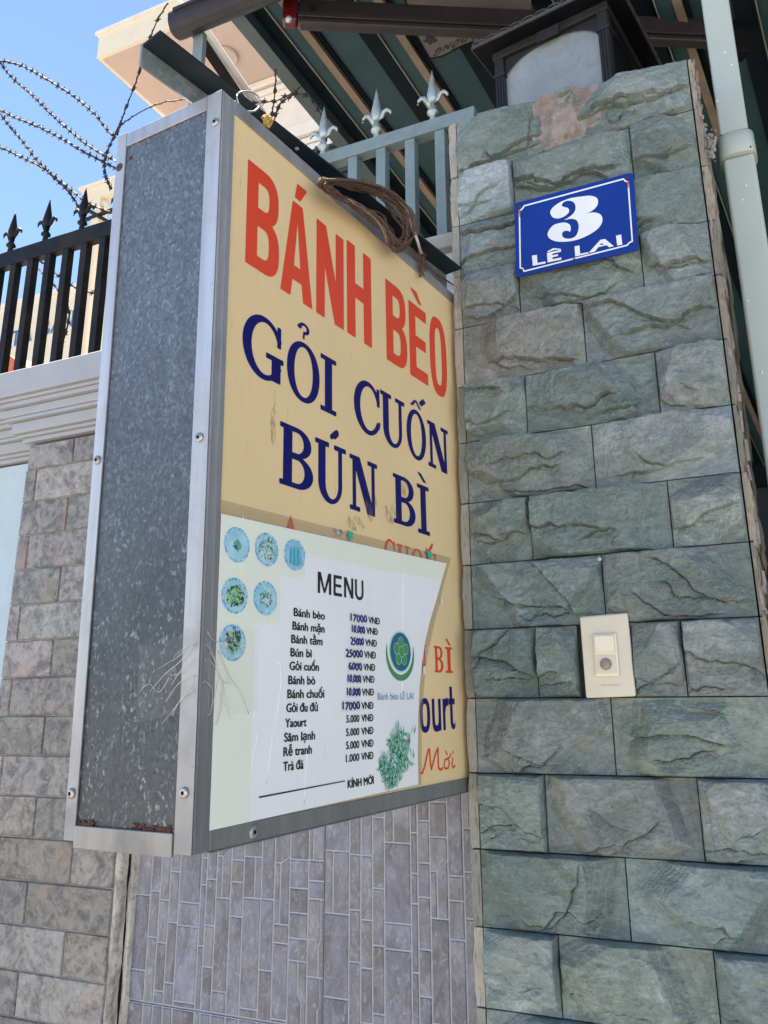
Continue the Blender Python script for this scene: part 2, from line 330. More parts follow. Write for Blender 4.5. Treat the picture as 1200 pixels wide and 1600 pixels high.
m = M['residue'] = mat('glue_residue', (0.30, 0.20, 0.11), 0.5); nt = m.node_tree; n = N(m, False)
tr = n.new('ShaderNodeBsdfTransparent'); mx = n.new('ShaderNodeMixShader'); out = nt.nodes['Material Output']
n.lk(n.math('MULTIPLY', n.ramp(n.noise(70, 6, 0.75, 0.8, n.stretch((1, 1, .4))), [(0.46, 0), (0.62, 1)]), 0.45), mx.inputs[0]); n.lk(tr.outputs[0], mx.inputs[1]); n.lk(n.p.outputs[0], mx.inputs[2]); n.lk(mx.outputs[0], out.inputs[0])
M['crease'] = simple('film_crease', (0.50, 0.50, 0.50), 0.25, var=0.2, bump=0)
# plate, bell
M['enamel'] = simple('blue_enamel', (0.004, 0.034, 0.25), 0.22, spec=0.3, var=0.08, sc=12, bump=0.05, dist=0.003)
M['enamel_white'] = simple('white_enamel', (0.80, 0.80, 0.82), 0.25, var=0.03, bump=0)
M['ivory'] = simple('ivory_plastic', (0.62, 0.56, 0.44), 0.4, var=0.05, sc=12, bump=0.06, dirt=(0.52, 0.44, 0.36), dirtamt=0.5)
M['ivory2'] = simple('ivory_button', (0.74, 0.68, 0.53), 0.32, var=0.03, sc=12, bump=0.03)
M['nick'] = simple('bell_button_metal', (0.26, 0.215, 0.19), 0.4, 0.0, var=0.3, sc=220, bump=0.4)
M['text_faint'] = simple('faint_print', (0.50, 0.43, 0.35), 0.5, var=0.1, bump=0)
# house parts
M['pale_paint'] = simple('pale_grey_paint', (0.35, 0.355, 0.385), 0.55, var=0.06, sc=20, bump=0.12, dirt=(0.30, 0.30, 0.32), dirtamt=0.35)
M['blue_plaster'] = simple('pale_blue_plaster', (0.42, 0.52, 0.58), 0.7, var=0.05, sc=18, bump=0.15)
M['cement'] = simple('old_cement', (0.34, 0.33, 0.31), 0.9, var=0.2, sc=30, bump=0.5, dist=0.003, dirt=(0.16, 0.15, 0.14))
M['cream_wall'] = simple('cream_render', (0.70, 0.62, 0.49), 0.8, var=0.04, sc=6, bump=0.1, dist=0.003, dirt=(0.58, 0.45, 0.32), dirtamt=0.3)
M['cream_soffit'] = simple('pinkish_soffit', (0.50, 0.405, 0.36), 0.85, var=0.05, sc=4, bump=0.1, dist=0.003, dirt=(0.42, 0.33, 0.30), dirtamt=0.4)  # pink cast of bounced light is put into this base colour
M['white_trim'] = simple('white_trim', (0.72, 0.66, 0.62), 0.6, var=0.05, sc=8, bump=0.1)
M['teal_sheet'] = simple('teal_sheet', (0.020, 0.055, 0.064), 0.55, spec=0.2, var=0.15, sc=7, bump=0.15, dist=0.004, dirt=(0.014, 0.036, 0.046), dirtamt=0.6)
M['teal_dark'] = simple('dark_teal_steel_and_shade', (0.004, 0.009, 0.014), 0.7, spec=0.1, var=0.2, sc=12, bump=0.1)
M['teal_purlin'] = simple('grey_teal_purlin', (0.038, 0.060, 0.070), 0.5, var=0.15, sc=14, bump=0.15)
M['timber'] = simple('pale_timber', (0.17, 0.128, 0.095), 0.7, var=0.2, sc=18, bump=0.2, dirt=(0.26, 0.18, 0.13))
M['thin_strip'] = simple('pale_strip', (0.15, 0.15, 0.125), 0.6, var=0.15, sc=25)
M['brown_alu'] = simple('brown_grey_aluminium', (0.026, 0.023, 0.028), 0.42, 0.0, spec=0.3, var=0.15, sc=30, bump=0.15, dirt=(0.016, 0.014, 0.016))
M['red_cap'] = simple('red_plastic', (0.09, 0.006, 0.009), 0.35, var=0.3, sc=40)
M['lamp_black'] = simple('lamp_black', (0.005, 0.005, 0.007), 0.6, spec=0.15, var=0.5, sc=40, bump=0.3)
M['lamp_brown'] = simple('lamp_brown', (0.018, 0.017, 0.018), 0.5, 0.0, spec=0.3, var=0.3, sc=80, bump=0.3)
m = M['frosted'] = mat('frosted_glass', (0.42, 0.46, 0.50), 0.3, spec=0.6); n = N(m)
f = n.noise(16, 6, 0.7, 1.6); c = n.mix(n.ramp(n.noise(5, 5, 0.6), [(0.3, 0), (0.7, 1)]), (0.18, 0.205, 0.225), (0.29, 0.32, 0.335))
g = n.math('MULTIPLY', n.ramp(f, [(0.50, 0), (0.66, 0.8)]), n.ramp(n.noise(9, 3, 0.5), [(0.42, 0), (0.58, 1)])); n.col(n.mix(n.ramp(n.noise(26, 5, 0.7, .5), [(0.5, 0), (0.7, 0.5)]), n.mix(g, c, (0.13, 0.155, 0.21)), (0.15, 0.17, 0.19)))
M['duct'] = simple('grey_green_pvc', (0.42, 0.47, 0.44), 0.42, var=0.04, sc=10, bump=0.04, dirt=(0.34, 0.38, 0.355), dirtamt=0.4)
M['drip'] = simple('white_paint_drip', (0.75, 0.75, 0.72), 0.5, var=0.1, bump=0.3)
M['banner'] = simple('grey_banner', (0.11, 0.10, 0.10), 0.7, var=0.15, sc=20, bump=0.1)
M['banner_ink'] = simple('banner_ink', (0.014, 0.016, 0.03), 0.7, var=0.2, bump=0)
M['wire_brown'] = simple('brown_cable', (0.13, 0.075, 0.050), 0.55, var=0.5, sc=160, bump=0.4)
M['wire_light'] = simple('bare_twisted_wire', (0.30, 0.235, 0.18), 0.5, 0.2, var=0.4, sc=160, bump=0.4)
M['barb'] = simple('rusting_barbed_wire', (0.030, 0.024, 0.024), 0.7, 0.3, var=0.6, sc=200, bump=0.3, dirt=(0.10, 0.045, 0.03))
M['yellow_cord'] = simple('yellow_cord', (0.50, 0.34, 0.10), 0.7, var=0.3, sc=150, bump=0.5)
M['asphalt'] = simple('street_concrete', (0.26, 0.25, 0.24), 0.9, var=0.3, sc=60, bump=0.6)
M['paving'] = simple('paving', (0.16, 0.155, 0.15), 0.85, var=0.2, sc=12, bump=0.4)
M['dark_wall'] = simple('dark_painted_gate', (0.006, 0.009, 0.013), 0.6, var=0.3, sc=10, bump=0.1)
M['roof_red'] = simple('red_orange_tile', (0.62, 0.13, 0.05), 0.7, var=0.15, sc=10)
M['letter_blue'] = simple('letter_blue', (0.03, 0.14, 0.27), 0.5, var=0.1, bump=0)
M['dark_line'] = simple('dark_grille', (0.03, 0.035, 0.04), 0.5, var=0.2, bump=0)
M['glass_dark'] = mat('window_glass', (0.05, 0.06, 0.07), 0.08)

# ------------------------------------------------------------------ numpy noise
_P = np.random.RandomState(3).rand(256, 256)
def vnoise(x, y):
    xi = np.floor(x).astype(int); yi = np.floor(y).astype(int); fx = x - xi; fy = y - yi
    fx = fx*fx*(3-2*fx); fy = fy*fy*(3-2*fy); g = lambda a, b: _P[a & 255, b & 255]
    return (g(xi, yi)*(1-fx) + g(xi+1, yi)*fx)*(1-fy) + (g(xi, yi+1)*(1-fx) + g(xi+1, yi+1)*fx)*fy
def fbm(x, y, o=4):
    s = 0; a = 0.5; t = 0
    for i in range(o): s = s + a*vnoise(x*2**i + 17*i, y*2**i + 31*i); t += a; a *= 0.5
    return s/t
def sst(e0, e1, x):
    t = np.clip((x-e0)/(e1-e0), 0, 1); return t*t*(3-2*t)

# ------------------------------------------------------------------ glyph shapes (distance fields -> flat meshes)
def bx(x0, y0, x1, y1): return lambda x, y: np.maximum(np.maximum(x0-x, x-x1), np.maximum(y0-y, y-y1))
def el(cx, cy, rx, ry, p=2.0): return lambda x, y: ((np.abs((x-cx)/rx)**p + np.abs((y-cy)/ry)**p)**(1/p)-1)*min(rx, ry)
def un(*fs): return lambda x, y: np.minimum.reduce([f(x, y) for f in fs])
def it(*fs): return lambda x, y: np.maximum.reduce([f(x, y) for f in fs])
def sub(a, b): return lambda x, y: np.maximum(a(x, y), -b(x, y))
def cap(x0, y0, x1, y1, r, asp=1.0):
    def f(x, y):
        X, X0, X1 = x*asp, x0*asp, x1*asp; dx, dy = X1-X0, y1-y0
        t = np.clip(((X-X0)*dx+(y-y0)*dy)/(dx*dx+dy*dy+1e-9), 0, 1); return np.hypot(X-X0-t*dx, y-y0-t*dy)-r
    return f
def cpoly(pts):
    a = sum(pts[i][0]*pts[(i+1) % len(pts)][1]-pts[(i+1) % len(pts)][0]*pts[i][1] for i in range(len(pts)))
    if a < 0: pts = pts[::-1]
    def f(x, y):
        r = None
        for i in range(len(pts)):
            (ax, ay), (bx_, by) = pts[i], pts[(i+1) % len(pts)]; dx, dy = bx_-ax, by-ay; L = math.hypot(dx, dy)
            d = ((x-ax)*dy-(y-ay)*dx)/L; r = d if r is None else np.maximum(r, d)
        return r
    return f
def glyph(mb, fn, mapf, x0=-0.15, x1=1.15, y0=-0.2, y1=1.5, nx=96, ny=130):
    xs = np.linspace(x0, x1, nx+1); ys = np.linspace(y0, y1, ny+1); X, Y = np.meshgrid(xs, ys)
    D = fn(X, Y)
    for j in range(ny):
        i = 0
        row = D[j:j+2] < 0
        while i < nx:
            k = row[:, i:i+2].sum()
            if k == 0: i += 1; continue
            if k == 4:
                i2 = i+1
                while i2 < nx and row[:, i2:i2+2].all(): i2 += 1
                mb.add([mapf(*p) for p in ((xs[i], ys[j]), (xs[i2], ys[j]), (xs[i2], ys[j+1]), (xs[i], ys[j+1]))], [(0, 1, 2, 3)]); i = i2; continue
            c = [(xs[i], ys[j], D[j, i]), (xs[i+1], ys[j], D[j, i+1]), (xs[i+1], ys[j+1], D[j+1, i+1]), (xs[i], ys[j+1], D[j+1, i])]
            o = []
            for a in range(4):
                p, q = c[a], c[(a+1) % 4]
                if p[2] < 0: o.append(p[:2])
                if (p[2] < 0) != (q[2] < 0):
                    t = p[2]/(p[2]-q[2]); o.append((p[0]+t*(q[0]-p[0]), p[1]+t*(q[1]-p[1])))
            if len(o) > 2: mb.add([mapf(*p) for p in o], [tuple(range(len(o)))])
            i += 1
# heavy grotesque caps
sx, sy = 0.33, 0.155
L_B = sub(un(bx(0, 0, .5, 1), it(el(.50, .745, .46, .255, 2.6), bx(.4, .4, 2, 2)), it(el(.52, .265, .48, .265, 2.6), bx(.4, -1, 2, .6))),
          un(it(el(.48, .725, .19, .125, 3), bx(sx, 0, 2, 2)), it(el(.48, .275, .20, .145, 3), bx(sx, -1, 2, 2)), bx(sx, .60, .5, .85), bx(sx, .13, .5, .42)))
L_A = sub(cpoly([(0, 0), (.34, 1), (.66, 1), (1, 0)]), un(cpoly([(.30, -.01), (.355, .18), (.645, .18), (.70, -.01)]), cpoly([(.40, .33), (.5, .80), (.60, .33)])))
L_N = un(bx(0, 0, .30, 1), bx(.70, 0, 1, 1), cpoly([(0, 1), (.34, 1), (1, 0), (.66, 0)]))
L_H = un(bx(0, 0, sx, 1), bx(1-sx, 0, 1, 1), bx(0, .43, 1, .59))
L_E = un(bx(0, 0, .36, 1), bx(0, 0, 1, sy), bx(0, 1-sy, .98, 1), bx(0, .43, .92, .58))
L_O = sub(el(.5, .5, .5, .515, 2.7), el(.5, .5, .19, .375, 3))
# slab serif caps
bw = .085
S_I = un(bx(.27, 0, .73, 1), bx(0, 0, 1, bw), bx(0, 1-bw, 1, 1))
S_O = sub(el(.5, .5, .5, .52, 2.1), el(.5, .5, .28, .435, 2.1))
S_C = un(it(sub(el(.52, .5, .52, .525), el(.56, .5, .33, .43)), lambda x, y: -(np.maximum(np.maximum(.62-x, .30-y), y-.72))), bx(.86, .62, .97, .98), cap(.93, .2, .95, .3, .03))
S_G = un(it(sub(el(.50, .5, .50, .525), el(.54, .5, .33, .43)), lambda x, y: -(np.maximum(np.maximum(.60-x, .28-y), y-.72))), bx(.83, .62, .93, .98), bx(.70, .02, .93, .42), bx(.56, .36, 1.0, .45))
S_U = un(bx(.10, .30, .33, 1), bx(0, 1-bw, .44, 1), bx(.74, .30, .87, 1), bx(.60, 1-bw, 1, 1), it(sub(el(.485, .32, .385, .34), el(.535, .32, .205, .255)), bx(-1, -1, 2, .32)))
S_N = un(bx(.10, 0, .22, 1), bx(0, 0, .36, bw), bx(0, 1-bw, .24, 1), bx(.78, 0, .90, 1), bx(.64, 1-bw, 1, 1), cpoly([(.08, 1), (.36, 1), (.90, 0), (.62, 0)]))
S_B = sub(un(bx(0, 0, .3, bw), bx(0, 1-bw, .3, 1), bx(.10, 0, .55, 1), it(el(.50, .75, .44, .25), bx(.4, .4, 2, 2)), it(el(.52, .265, .48, .265), bx(.4, -1, 2, .6))),
          un(it(el(.50, .745, .20, .17), bx(.36, 0, 2, 2)), it(el(.50, .275, .23, .19), bx(.36, -1, 2, 2)), bx(.36, .575, .5, .915), bx(.36, .085, .5, .465)))

# ------------------------------------------------------------------ GROUND
mb = MB(); mb.add([(-60, -60, -2.5), (60, -60, -2.5), (60, 60, -2.5), (-60, 60, -2.5)], [(0, 1, 2, 3)])
mb.build('road', M['asphalt'], kind='structure')
mb = MB(); mb.box((-30, -2.6, -2.496), (30, 0.6, -2.37)); mb.build('pavement', M['paving'], kind='structure')

# ------------------------------------------------------------------ STONE PILLAR
PIL = thing('stone_pillar', 'grey green riven slate pillar with the blue number plate and doorbell on it', 'pillar', (0.205, 0.2, -2.37))
W = 0.409
mb = MB(); mb.box((0.004, 0.011, -2.37), (W-0.002, 0.40, 0.098)); mb.build('mortar_core', M['dark_mortar'], PIL)
mb = MB(); mb.box((-0.012, -0.002, 0.080), (0.004-0.001, 0.38, 0.1))
Lp = [(715,189),(719,274.6),(719,351.7),(721,431),(723,512),(725,604),(727,691.7),(729,786.7),(733,883),(736,984),(742,1091),(748,1208),(752,1327),(754,1449),(758,1576)]
Rp = [(1080,89),(1083,170),(1087.5,262),(1110,343),(1119,429),(1129,529),(1146,631),(1158,736.7),(1171,846),(1185,963),(1200,1088),(1200,1217.5),(1200,1354),(1200,1494),(927,1600)]
zl = [onY(*p, 0)[2] for p in Lp]; zr = []
for k, p in enumerate(Rp):
    q = onY(*p, 0); t = (q[0])/W; zr.append(zl[k] + (q[2]-zl[k])/t if t > 0.3 else zl[k])
for k in range(15, 24): zl.append(zl[-1]-0.1015); zr.append(zr[-1]-0.1015)
joints = {1: [(802, 285), (986, 235)], 2: [(893, 330)], 3: [(811, 449), (1003, 413)], 4: [(912, 511)], 5: [(821.5, 630), (1027, 596)], 6: [(927, 711)],
          7: [(829.5, 824), (1047, 802)], 8: [(942, 910)], 9: [(839, 1035), (905, 1035), (988, 1032), (1069, 1031)], 10: [(958, 1150)], 11: [(853, 1270), (1095, 1280)],
          12: [(981, 1407)], 13: [(875, 1526), (1120, 1543)]}
TINT = [(0.215, 0.245, 0.237), (0.202, 0.241, 0.232), (0.231, 0.248, 0.244), (0.197, 0.234, 0.228), (0.225, 0.239, 0.237), (0.210, 0.243, 0.232), (0.243, 0.258, 0.257)]
def stone_mesh(quad, seed, hi=True):
    # quad: (x, z) bl br tr tl on the pillar face; front relief towards -y
    rs = np.random.RandomState(seed); (ax, az), (bx_, bz), (cx, cz), (dx, dz) = quad
    wd = bx_-ax; ht = dz-az; nx = max(10, int(wd/(0.00135 if hi else 0.012))); nz = max(8, int(ht/(0.00125 if hi else 0.012)))
    s = np.linspace(0, 1, nx+1); t = np.linspace(0, 1, nz+1); Sg, Tg = np.meshgrid(s, t)
    x = (1-Tg)*((1-Sg)*ax+Sg*bx_)+Tg*((1-Sg)*dx+Sg*cx); z = (1-Tg)*((1-Sg)*az+Sg*bz)+Tg*((1-Sg)*dz+Sg*cz)
    ox, oy = rs.rand(2)*80
    u = Sg*wd; v = Tg*ht
    wob = lambda fr, k: fbm(u*fr+ox+k*7.3, v*fr+oy+k*3.1, 4)-0.5
    ex = np.minimum(u, wd-u); ey = np.minimum(v, ht-v)
    # chipped facets: planes falling away from the middle, the lowest one wins
    uu = u-wd/2+wob(18, 1)*0.016; vv = v-ht/2+wob(18, 2)*0.016
    h = 0.0115+wob(9, 0)*0.006; tone = np.ones_like(h)
    nf = rs.randint(6, 10); ph = rs.uniform(0, 6.28)
    for k in range(nf):
        th = ph+2*math.pi*k/nf+rs.uniform(-.35, .35); c_, s_ = math.cos(th), math.sin(th)
        reach = rs.uniform(.30, .95)*(abs(c_)*wd/2+abs(s_)*ht/2); steep = rs.uniform(.12, .55)*(1.4 if s_ < -.4 else 1)
        hk = 0.0120-steep*(uu*c_+vv*s_-reach)+wob(30, 20+k)*0.0022; tone = np.where(hk < h, rs.uniform(.80, 1.16), tone); h = np.minimum(h, hk)
    d2 = (v-ht*rs.uniform(.35, .75))-(u-wd*rs.uniform(.2, .8))*rs.normal(0, .6)+wob(12, 3)*0.060
    tone = tone*np.where(d2 < 0, rs.uniform(.82, 1.15), 1.0)
    h = h-np.where(d2 < 0, np.minimum(-d2*rs.uniform(.05, .16), 0.004), 0)
    # cleavage layers
    tz = rs.uniform(.0012, .0022); q = (h+wob(26, 4)*0.0022+wob(90, 6)*0.0006)/tz; fq = np.floor(q); r_ = q-fq; tone = tone*(0.90+0.20*_P[(fq.astype(int)*7+seed) & 255, 5])
    h = 0.58*h + 0.42*(fq+sst(0.0, 0.20, r_)+0.12*r_)*tz
    lay = sst(.42, .58, fbm(u*11+oy, v*11+ox, 3)); h = h*lay+(1-lay)*(0.9*h+0.0006)
    rg = 1-np.abs(2*fbm(u*55+ox, v*75+oy, 4)-1); h += 0.0022*(rg-.8); rg2 = 1-np.abs(2*fbm(u*150+oy, v*190+ox, 3)-1); h += 0.0009*(rg2-.8)
    # deep ledges, mostly low on the block
    for k in range(rs.randint(2, 4)):
        ang = rs.normal(0, 0.22) if k < 2 else rs.uniform(-1.4, 1.4); c0 = rs.uniform(0.10, 0.42) if k < 2 else rs.uniform(0.3, 0.8)
        d = (v-ht*c0)*math.cos(ang)-(u-wd*rs.uniform(.2, .8))*math.sin(ang)+wob(13, 5+k)*0.060+wob(60, 9+k)*0.006
        x0 = rs.uniform(-.1, wd*0.45); x1 = rs.uniform(wd*0.55, wd*1.2); win = sst(x0-0.006, x0+0.02, u)*(1-sst(x1-0.02, x1+0.006, u))
        h += rs.uniform(0.0030, 0.0080)*win*(sst(-0.0003, 0.0005, d)-1)*np.exp(-np.maximum(-d, 0)/rs.uniform(0.012, 0.06))
        h -= rs.uniform(.0008, .0028)*win*np.exp(-(np.maximum(d, 0)/0.0004)**2-(np.minimum(d, 0)/0.0009)**2)
    h = np.maximum(h*1.65, -0.0030)+wob(120, 7)*0.0007
    h = h*sst(-0.002, 0.0030, np.minimum(ex, ey)+wob(80, 4)*0.002-0.010*np.maximum(0, wob(34, 31)-.06)) - 0.0015*(1-sst(0, 0.002, np.minimum(ex, ey)))
    y = -h
    V = np.stack([x, y, z], -1).reshape(-1, 3); n1 = nx+1
    F = [(j*n1+i, j*n1+i+1, (j+1)*n1+i+1, (j+1)*n1+i) for j in range(nz) for i in range(nx)]
    border = [i for i in range(nx+1)]+[j*n1+nx for j in range(1, nz+1)]+[nz*n1+i for i in range(nx-1, -1, -1)]+[j*n1 for j in range(nz-1, 0, -1)]
    base = len(V); Bv = V[border].copy(); Bv[:, 1] = 0.0105; V = np.vstack([V, Bv]); nb = len(border)
    F += [(border[(i+1) % nb], border[i], base+i, base+(i+1) % nb) for i in range(nb)]
    mb = MB(); mb.v = V.tolist(); mb.f = F; mb.tone = np.concatenate([tone.ravel(), np.full(nb, .8)]); return mb
gp = 0.0009
seed = 11
def add_stone(k, xa, xb, hi=True, tint=None, ta=None, zcut=None):
    global seed; seed += 1
    zf = lambda K, x: zl[K]+(zr[K]-zl[K])*x/W
    a, b = xa+gp, xb-gp
    top = lambda x: (zf(k, x)-gp if zcut is None else zcut)
    q = [(a, zf(k+1, a)+gp), (b, zf(k+1, b)+gp), (b, top(b)), (a, top(a))]
    rs = random.Random(seed); c = tint or tuple(v*q for q in [rs.uniform(.88, 1.12)] for v in rs.choice(TINT))
    o = stone_mesh(q, seed, hi).build('stone', M['slate'], PIL, color=c, label=ta)
    return o
TI = {(1, 0): ((0.328, 0.361, 0.385), 'pale whitish slate stone'), (6, 1): ((0.250, 0.267, 0.274), None), (6, 0): ((0.234, 0.248, 0.241), None), (4, 0): ((0.221, 0.228, 0.219), None), (4, 1): ((0.215, 0.237, 0.237), None),
      (10, 0): ((0.215, 0.234, 0.232), None), (10, 1): ((0.215, 0.244, 0.221), None), (11, 1): ((0.228, 0.244, 0.242), None), (11, 2): ((0.246, 0.261, 0.262), None), (13, 1): ((0.243, 0.265, 0.241), None), (13, 0): ((0.234, 0.261, 0.258), None), (5, 1): ((0.197, 0.237, 0.232), None), (8, 0): ((0.194, 0.230, 0.230), None), (12, 1): ((0.194, 0.237, 0.235), None)}
for k in range(1, 23):
    if k in joints: js = [onY(*p, 0)[0] for p in joints[k]]
    else: js = [0.1, 0.3] if k % 2 else [0.205]
    xs = [0.0]+js+[W]
    for i in range(len(xs)-1):
        if k == 9 and i == 2: continue       # the doorbell sits in this gap
        t = TI.get((k, i), (None, None)); add_stone(k, xs[i], xs[i+1], k < 15, t[0], t[1])
# top course with the broken gap
add_stone(0, 0.0, 0.172, True, (.215, .248, .238)); add_stone(0, 0.222, W, True, (.22, .25, .242), 'wide top stone right of the broken gap')
# broken pink mortar showing in the gap
nx, nz = 66, 56
V = []; F = []
for j in range(nz+1):
    for i in range(nx+1):
        a_, b_ = i/nx, j/nz; x = 0.140+0.125*a_; z = -0.002+0.108*b_
        core = min((x-.170)/.012, (.222-x)/.012, (z-.008)/.010); nn = float(fbm(np.array(x*42.), np.array(z*38.), 4)); n2 = float(fbm(np.array(x*150.+9), np.array(z*150.), 3))
        hh = .0135*min(1, max(0, .62+core*.35+(nn-.5)*2.6))*(.55+.6*nn)+.0022*(n2-.5)
        if z < .045: hh -= .0035*(1-(z/.045))
        if a_ in (0, 1) or b_ in (0, 1): hh = -.008
        V.append((x, -hh+0.0012, z))
for j in range(nz):
    for i in range(nx): a = j*(nx+1)+i; F.append((a, a+1, a+nx+2, a+nx+1))
mb = MB(); mb.v = V; mb.f = F; mb.build('mortar_patch', M['pink_mortar'], PIL, label='pinkish bare mortar where a piece of the top course broke off')
mb = stone_mesh([(0.185, 0.062), (0.2215, 0.066), (0.2215, 0.106), (0.198, 0.106)], 5); mb.v = [(x, y-0.0005, z) for x, y, z in mb.v]
mb.build('stone', M['slate'], PIL, color=(.25, .27, .26), label='small broken fragment of stone in the top course')
# mortar smear on the pillar top edge
mb = MB(); pts = [(x, -0.0005+0.002*random.random(), 0.0985+0.004*random.random()) for x in np.linspace(0.001, W-0.002, 60)]
for i in range(59):
    a, b = np.array(pts[i]), np.array(pts[i+1]); mb.add([a, b, b+(0, .39, 0), a+(0, .39, 0)], [(0, 1, 2, 3)]); mb.add([a-(0, 0, .012), b-(0, 0, .012), b, a], [(0, 1, 2, 3)])
mb.v = [(x, y+0.004, z) for x, y, z in mb.v]; mb.build('mortar_bed', M['pink_mortar'], PIL)
# slabs cladding the two side faces, seen on edge
for side in (0, 1):
    for k in range(0, 22):
        z1 = (zl if side == 0 else zr)[k]-0.0012; z0 = (zl if side == 0 else zr)[k+1]+0.0012; rs = random.Random(k*7+side)
        x0 = -0.0125 if side == 0 else W+0.0015; th = rs.uniform(0.009, 0.012) if side == 0 else rs.uniform(0.008, 0.017)
        n_ = 10; mb = MB(); ring = []
        for i in range(n_+1):
            z = z0+(z1-z0)*i/n_; bulge = math.sin(math.pi*i/n_)**0.6
            xo = (x0-0.002*bulge-rs.uniform(0, .0012)) if side == 0 else x0+th*0.55+0.005*bulge*rs.uniform(.2, 1)
            xi = -0.0008 if side == 0 else x0
            yf = 0.002+rs.uniform(-.0015, .0015)
            ring.append([(min(xo, xi), yf, z), (max(xo, xi), yf, z), (max(xo, xi), 0.385, z), (min(xo, xi), 0.385, z)])
        vs = [p for r_ in ring for p in r_]
        fs = [(4*i+a, 4*i+(a+1) % 4, 4*i+4+(a+1) % 4, 4*i+4+a) for i in range(n_) for a in range(4)]+[(3, 2, 1, 0), tuple(4*n_+a for a in range(4))]
        mb.add(vs, fs); c = rs.choice([(1.0, .98, .95), (.8, .82, .8), (1.2, 1.12, 1.08), (.7, .72, .7)]) if side == 0 else rs.choice([(.8, .7, .6), (1.0, .9, .78), (.6, .58, .52)])
        mb.build('side_stone', M['slab_edge'], PIL, color=c)
# ragged mortar on the right corner
mb = MB()
rs = random.Random(4)
for i in range(230):
    z = 0.09-1.25*rs.random(); s_ = rs.uniform(.002, .006); p = np.array((W+0.001+rs.uniform(0, .011), 0.001+rs.uniform(-.001, .010), z))
    a = np.array((s_, rs.uniform(-.4, .4)*s_, rs.uniform(-.5, .5)*s_)); b = np.array((0, s_, rs.uniform(-.3, .3)*s_)); c_ = np.array((rs.uniform(-.3, .3)*s_, 0, s_*rs.uniform(1.5, 6)))
    mb.obox(p, a*.7, b, c_)
mb.build('corner_mortar', M['pink_mortar'], PIL, kind='stuff')

# ------------------------------------------------------------------ NUMBER PLATE
def zp(x, y, Y): return onY(800+x/5.714, 260+y/5.714, Y)
YP = -0.025
PL = thing('house_number_plate', 'blue enamel street number plate reading 3 LÊ LAI screwed to the slate pillar', 'sign', (0.207, -0.015, -0.24))
def cr(pts, corners=(), n=6):
    out = []; m_ = len(pts)
    for i in range(m_):
        p0, p1, p2, p3 = (np.array(pts[(i+k-1) % m_], float) for k in range(4))
        if i in corners: p0 = p1
        if (i+1) % m_ in corners: p3 = p2
        for k in range(n):
            t = k/n; out.append(0.5*((2*p1)+(-p0+p2)*t+(2*p0-5*p1+4*p2-p3)*t*t+(-p0+3*p1-3*p2+p3)*t**3))
    return out
body = cr([(34, 325), (1055, 55), (1083, 75), (1130, 735), (1115, 748), (48, 985), (33, 975), (22, 345)], (0, 1, 2, 3, 4, 5, 6, 7), 1)
mb = MB(); mb.prism([zp(*p, YP) for p in body], (0, 0.0035, 0)); mb.build('plate', M['enamel'], PIL, bevel=0.0006)
def flat(polys, mapf, holes=()):
    mb = MB()
    for p in polys:
        hs = [h for h in holes if h[0] is p]
        loops = [[Vector((q[0], q[1], 0)) for q in p]]+[[Vector((q[0], q[1], 0)) for q in h[1]] for h in hs]
        allp = [q for l in loops for q in l]
        mb.add([mapf(q[0], q[1]) for q in allp], [tuple(t) for t in tessellate_polygon(loops)])
    return mb
three = cr([(635,430),(700,405),(750,365),(768,320),(755,280),(700,262),(620,268),(530,282),(450,310),(390,345),(350,385),(343,420),(365,455),(410,465),(460,450),(500,420),(510,390),(495,370),(465,362),(445,350),(455,325),(490,308),(530,310),(558,330),(568,370),(555,410),(520,445),(468,478),(530,468),(575,480),(595,520),(592,570),(570,620),(530,642),(490,645),(455,630),(447,600),(465,578),(500,575),(518,585),(525,555),(515,520),(480,502),(430,505),(370,525),(330,570),(318,615),(345,650),(400,670),(480,672),(570,658),(670,620),(750,570),(795,520),(808,470),(790,430),(745,412),(690,415)], (0, 27, 39))
mp = lambda x, y: zp(x, y, YP-0.0006)
flat([three], mp).build('numeral', M['enamel_white'], PIL)
A = [(683,772),(790,655),(830,648),(910,712),(868,722),(845,703),(772,720),(738,762)]; Ah = [(778,704),(800,684),(822,697)]
for nm, pl, hl in (('letter', [(178,797),(222,789),(228,862),(298,848),(300,866),(186,888)], None),
                   ('letter', [(312,772),(437,744),(438,762),(360,779),(361,793),(410,783),(411,800),(362,811),(363,829),(440,812),(441,832),(318,858)], None),
                   ('letter', [(312,760),(368,730),(432,735),(438,743),(378,745),(325,764)], None),
                   ('letter', [(558,714),(602,705),(608,780),(680,765),(682,778),(565,805)], None), ('letter', A, Ah), ('letter', [(928,618),(975,608),(985,698),(940,708)], None)):
    flat([pl], mp, [(pl, hl)] if hl else ()).build(nm, M['enamel_white'], PIL)
bc = [(92,378),(110,352),(995,112),(1012,132),(1036,136),(1074,668),(1046,682),(1028,704),(108,936),(96,912),(74,906),(66,398)]
def mitre(pts, wd):
    n_ = len(pts); o = []; i_ = []
    for k in range(n_):
        p0, p1, p2 = (np.array(pts[(k+j-1) % n_], float) for j in range(3)); a = (p1-p0)/np.linalg.norm(p1-p0); b = (p2-p1)/np.linalg.norm(p2-p1)
        na = np.array((-a[1], a[0])); nb = np.array((-b[1], b[0])); m_ = na+nb; m_ /= np.linalg.norm(m_); l = wd/max(0.4, m_ @ na); o.append(p1+m_*l); i_.append(p1-m_*l)
    return o, i_
o_, i_ = mitre(bc, 6.5); n_ = len(bc); mb = MB(); mb.add([mp(*p) for p in o_+i_], [(k, (k+1) % n_, n_+(k+1) % n_, n_+k) for k in range(n_)]); mb.build('border_line', M['enamel_white'], PIL)
